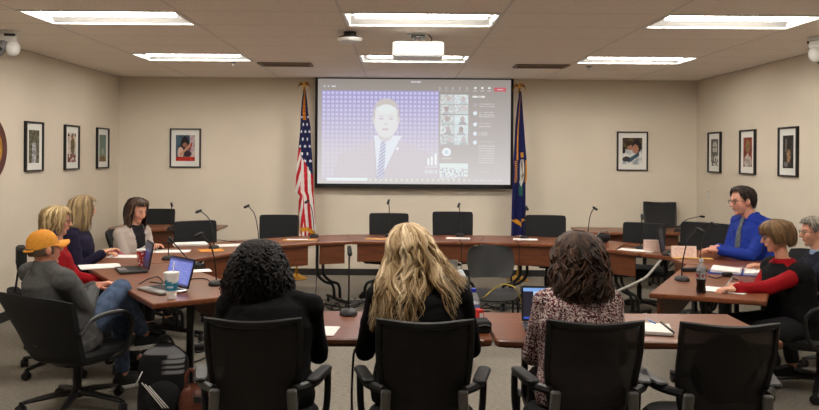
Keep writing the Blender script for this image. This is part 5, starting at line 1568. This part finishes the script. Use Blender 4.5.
# --- 5 woman in red, left
M_red = mat('red_sweater', (142, 12, 22), .85, bump=.2, bump_s=250, spec=.2)
x, y = -2.66, 5.98
P = person('woman with blonde bob and glasses in a red sweater, behind the man in the cap', x, y, 25, lean=.10, hipz=.49, s=.93, bulk=1.15, female=True,
    handL=WY(103, 283, 6.05), handR=WY(93, 288, 5.85), hyaw=22, hpitch=.12, hoff=(-.045, 0, .03), top='red_sweater', topm=M_red, curlL=.7, curlR=.7, elbowL=V((0, 0, -1)), footL=V((-2.0, 6.2, .085)), footR=V((-1.98, 5.98, .085)))
cp = [(.125, .03, .03, 0), (.112, .065, .07, -.005), (.08, .090, .108, -.015), (.03, .105, .120, -.015), (-.03, .108, .118, -.015), (-.09, .108, .112, -.02), (-.13, .09, .095, -.02)]
hair(P, cp, lambda a: -.115, gold_range((122, 98, 62), (214, 190, 142), 7), nl=170, rad=.010, wave=.006, freq=2, jitter=.01, ztop=.125, seed=21, cap_col=(130, 106, 70), face_half=58, line=.07)
glasses(P)
w = P['arms'][1][2]; e = P['arms'][1][1]; d = (w-e).normalized()
MB().tube([w-d*.03+V((0, 0, 0)), w-d*.012], .030, 14).build('wrist_watch', mat('brown_strap', (60, 40, 30), .5), P['r'])

# --- 6 navy jacket
M_navy = mat('navy_jacket', (30, 26, 48), .85, bump=.2, bump_s=250, spec=.2)
x, y = -2.86, 6.80
P = person('woman with straight ash-blonde hair in a dark navy jacket at the left tables', x, y, 8, lean=.14, hipz=.53, s=.97, bulk=1.32, female=True,
    handL=WY(105, 254, 6.95), handR=WY(104, 252, 6.72), hyaw=44, hpitch=.05, top='navy_jacket', topm=M_navy, curlL=.7, curlR=.6, footL=V((-2.3, 7.0, .085)), footR=V((-2.3, 6.72, .085)))
cp = [(.125, .03, .03, 0), (.112, .065, .07, -.005), (.08, .092, .108, -.015), (.03, .105, .120, -.015), (-.03, .106, .118, -.015), (-.10, .108, .115, -.02), (-.17, .108, .11, -.025), (-.24, .09, .09, -.025)]
hair(P, cp, lambda a: -.19, gold_range((92, 74, 50), (176, 152, 112), 7), nl=190, rad=.010, wave=.004, freq=1.5, jitter=.009, ztop=.125, seed=22, cap_col=(100, 80, 56), face_half=66, line=.075)
b = MB(); F, U, R, H = P['F'], P['U'], P['R'], P['H']
b.tube(spline([H+U*.50-R*.06+F*.05, H+U*.40-R*.05+F*.125, H+U*.26-R*.02+F*.145], 10), .004, 6)
b.build('lanyard', M_black, P['r'])
MB().box(H+U*.2+F*.15, (.06, .012, .09), Matrix.Rotation(math.radians(8)+PI/2, 3, 'Z')).build('name_badge', M_white, P['r'], False)
MB().cap((WY(116, 250, 6.8)-P['base']), (WY(121, 253.5, 6.8)-P['base']), .005, .004, 8)
p = WY(117, 252, 6.78); r = thing('pink_pen', 'pink pen held by the woman in the navy jacket', 'pen', p, 0); MB().cap((-.03, 0, .015), (.07, -.01, -.02), .005, .004, 8).build('barrel', mat('pink_plastic', (214, 40, 90), .4), r)

# --- 7 beige cardigan
M_top7 = mat_vc('knit', .9, .15)
x, y = -2.61, 7.52
def c7(q):
    xx, yy, zz = q
    if yy > .04 and abs(xx) < .035+.11*max(0, (zz-.1))*1.0-.0 and zz > .0 and zz < .56 and abs(xx) < .075: return (34, 34, 36)
    return (178, 166, 158)
P = person('woman with long brown hair in a beige cardigan, hands folded, at the left side table', x, y, -25, lean=.18, hipz=.50, s=.95, bulk=1.1, female=True,
    handL=WY(154, 246, 7.42), handR=WY(150, 247, 7.36), hyaw=-34, hpitch=.38, top='beige_cardigan', topm=M_top7, topcol=c7, curlL=.9, curlR=.9, footL=V((-2.2, 7.5, .085)), footR=V((-2.3, 7.25, .085)), elbowL=V((0, .4, -1)), elbowR=V((-.3, -.4, -1)))
cp = [(.125, .03, .03, 0), (.112, .065, .07, -.005), (.08, .090, .105, -.015), (.03, .100, .115, -.02), (-.03, .102, .112, -.025), (-.10, .106, .11, -.03), (-.18, .105, .105, -.03), (-.26, .08, .08, -.02)]
hair(P, cp, lambda a: -.21, gold_range((30, 20, 18), (76, 52, 40), 5)+[(120, 92, 66)], nl=190, rad=.010, wave=.006, freq=1.8, jitter=.009, ztop=.125, seed=23, cap_col=(40, 28, 24), face_half=66, line=.08)

# --- 8 man in blue shirt
M_blue = mat('royal_blue_shirt', (20, 48, 142), .7, bump=.15, bump_s=200, spec=.3)
x, y = 3.36, 7.20
P = person('man in a royal blue shirt and patterned tie, hands clasped, at the right table', x, y, 192, lean=.20, hipz=.60, s=1.08, bulk=1.4, belly=.03, hoff=(-.03, 0, -.04),
    handL=WY(718, 250.5, 7.02), handR=WY(718, 247.5, 7.14), hyaw=190, hpitch=.16, top='blue_shirt', topm=M_blue, curlL=.9, curlR=.9, shw=.19, collar=True, footL=V((2.95, 7.0, .085)), footR=V((2.95, 7.4, .085)), skin=(206, 150, 128), elbowL=V((.2, -.3, -1)), disp=.009)
cp = [(.128, .03, .03, 0), (.116, .055, .065, 0), (.085, .078, .100, -.008), (.04, .083, .112, -.014), (-.01, .081, .108, -.018), (-.06, .07, .09, -.02), (-.09, .06, .075, -.02)]
def short(a): return -.07 if abs(a) < 70 else (.03 if abs(a) > 108 else (.0 if abs(a) > 88 else -.03))
hair(P, cp, short, gold_range((26, 20, 18), (54, 40, 34), 4), nl=240, rad=.007, wave=.002, freq=2, jitter=.006, ztop=.128, seed=24, face_half=56, line=.098, gravity=False)
glasses(P)
F, U, R, H = P['F'], P['U'], P['R'], P['H']
M_tie = mat('patterned_tie', (88, 92, 96), .6, noise_s=45, amp=.75)
b = MB(); b.rings([[H+U*h+R*w*a_+F*(f+.010*t_) for (a_, t_) in ((-1, 0), (1, 0), (1, 1), (-1, 1))] for h, w, f in ((.535, .02, .085), (.505, .024, .10), (.495, .018, .108), (.42, .028, .15), (.30, .038, .185), (.18, .042, .205), (.15, .01, .208))]); b.build('tie', M_tie, P['r'])

# --- 9 woman in red and black vest, right
x, y = 2.84, 5.55
P = person('short-haired woman in red sweater and black vest, writing at the near right table', x, y, 186, lean=.20, hipz=.47, s=.93, bulk=1.2, female=True,
    handL=WY(734, 289, 5.30), handR=WY(738, 285.5, 5.50), hyaw=170, hpitch=.2, hoff=(.0, 0, .03), top='red_sweater', topm=M_red, curlL=.8, curlR=.8, footL=V((2.5, 5.3, .085)), footR=V((2.5, 5.7, .085)), collar=True, elbowL=V((.0, -.2, -1)), elbowR=V((0, .2, -1)))
F, U, R, H, N = P['F'], P['U'], P['R'], P['H'], P['N']
b = MB(); 
loft_torso(b, H, U, F, R, [(-.10, .13, .10, 0), (-.07, .225, .165, .0), (.05, .21, .155, .005), (.2, .20, .150, .008), (.33, .235, .152, 0), (.405, .225, .125, -.005), (.445, .14, .09, -.005), (.47, .08, .075, 0)])
[b.ell(P['arms'][k][0]-U*.0, (.088, .088, .085)) for k in (-1, 1)]; remeshed(b, 'black_vest', M_blackknit, P['r'], .01, None, .004)
cp = [(.128, .03, .03, 0), (.116, .062, .068, -.003), (.085, .088, .108, -.012), (.04, .100, .120, -.016), (-.01, .101, .118, -.02), (-.06, .096, .108, -.022), (-.10, .08, .09, -.024)]
hair(P, cp, lambda a: -.085 if abs(a) < 75 else -.05, gold_range((84, 62, 40), (136, 104, 68), 7), nl=330, rad=.009, wave=.004, freq=2, jitter=.008, ztop=.128, seed=25, face_half=50, line=.03, cap_col=(96, 72, 48), gravity=False)
glasses(P, mat('gray_glasses', (70, 76, 92), .3))
p = WY(728, 286, 5.36); r = thing('ballpoint_pen', 'pen in the writing hand of the woman in red on the right', 'pen', p, 0); MB().cap((-.045, -.02, -.03), (.03, .01, .055), .0045, .004, 8).build('barrel', M_silver, r)

# --- 10 gray-haired man
M_suit = mat('dark_navy_suit', (20, 24, 36), .85, bump=.15, bump_s=250, spec=.2)
x, y = 3.38, 6.10
P = person('gray-haired man in a dark suit at the right edge, his hand over the binder', x, y, 172, lean=.14, hipz=.45, s=.96, bulk=1.2,
    handL=WY(772, 268, 5.95), handR=WY(764, 267, 6.25), hyaw=174, hpitch=.12, top='dark_suit', topm=M_suit, curlR=.55, curlL=.6, footL=V((3.0, 5.9, .085)), footR=V((3.0, 6.25, .085)), skin=(206, 150, 124), sleeve=.93)
cp = [(.126, .03, .03, 0), (.114, .055, .065, 0), (.085, .078, .100, -.008), (.04, .084, .112, -.014), (-.01, .082, .108, -.018), (-.06, .072, .09, -.02), (-.09, .06, .075, -.02)]
hair(P, cp, short, gold_range((84, 78, 70), (160, 150, 138), 5), nl=240, rad=.007, wave=.003, freq=2, jitter=.007, ztop=.126, seed=26, face_half=56, line=.082, gravity=False, cap_col=(100, 92, 84))
glasses(P)
M_lb = mat('light_blue_shirt', (150, 172, 206), .8)
b = MB(); b.lathe([(.058, -.03), (.068, -.01), (.062, .02), (.056, .024), (.052, 0)], P['N']-P['U']*.02, 20); b.build('shirt_collar', M_lb, P['r'])
w = P['arms'][1][2]; e = P['arms'][1][1]; d = (w-e).normalized()
MB().tube([w-d*.055, w-d*.012], .037, 14).build('shirt_cuff', M_lb, P['r'])
# ================= CAMERA AND VIEW =================
cd = bpy.data.cameras.new('camera'); cam = bpy.data.objects.new('camera', cd); COL.objects.link(cam)
cam.location = (0, 0, CAMZ)
cd.sensor_fit = 'HORIZONTAL'; cd.sensor_width = 36; cd.lens = 36*F_PX/819
cd.shift_x = (409.5-HX)/819; cd.shift_y = -(205-HY)/819
cam.rotation_mode = 'QUATERNION'
cam.rotation_quaternion = (Matrix.Rotation(PI/2, 4, 'X') @ Matrix.Rotation(ROLL, 4, 'Z')).to_quaternion()
cd.clip_start = .05
SC.camera = cam
w = bpy.data.worlds.new('world'); SC.world = w; w.use_nodes = True
w.node_tree.nodes['Background'].inputs[0].default_value = (0.02, 0.02, 0.02, 1)
SC.view_settings.view_transform = 'Standard'; SC.view_settings.look = 'None'
SC.view_settings.gamma = 1; SC.view_settings.use_curve_mapping = False
SC.view_settings.exposure = EXPO
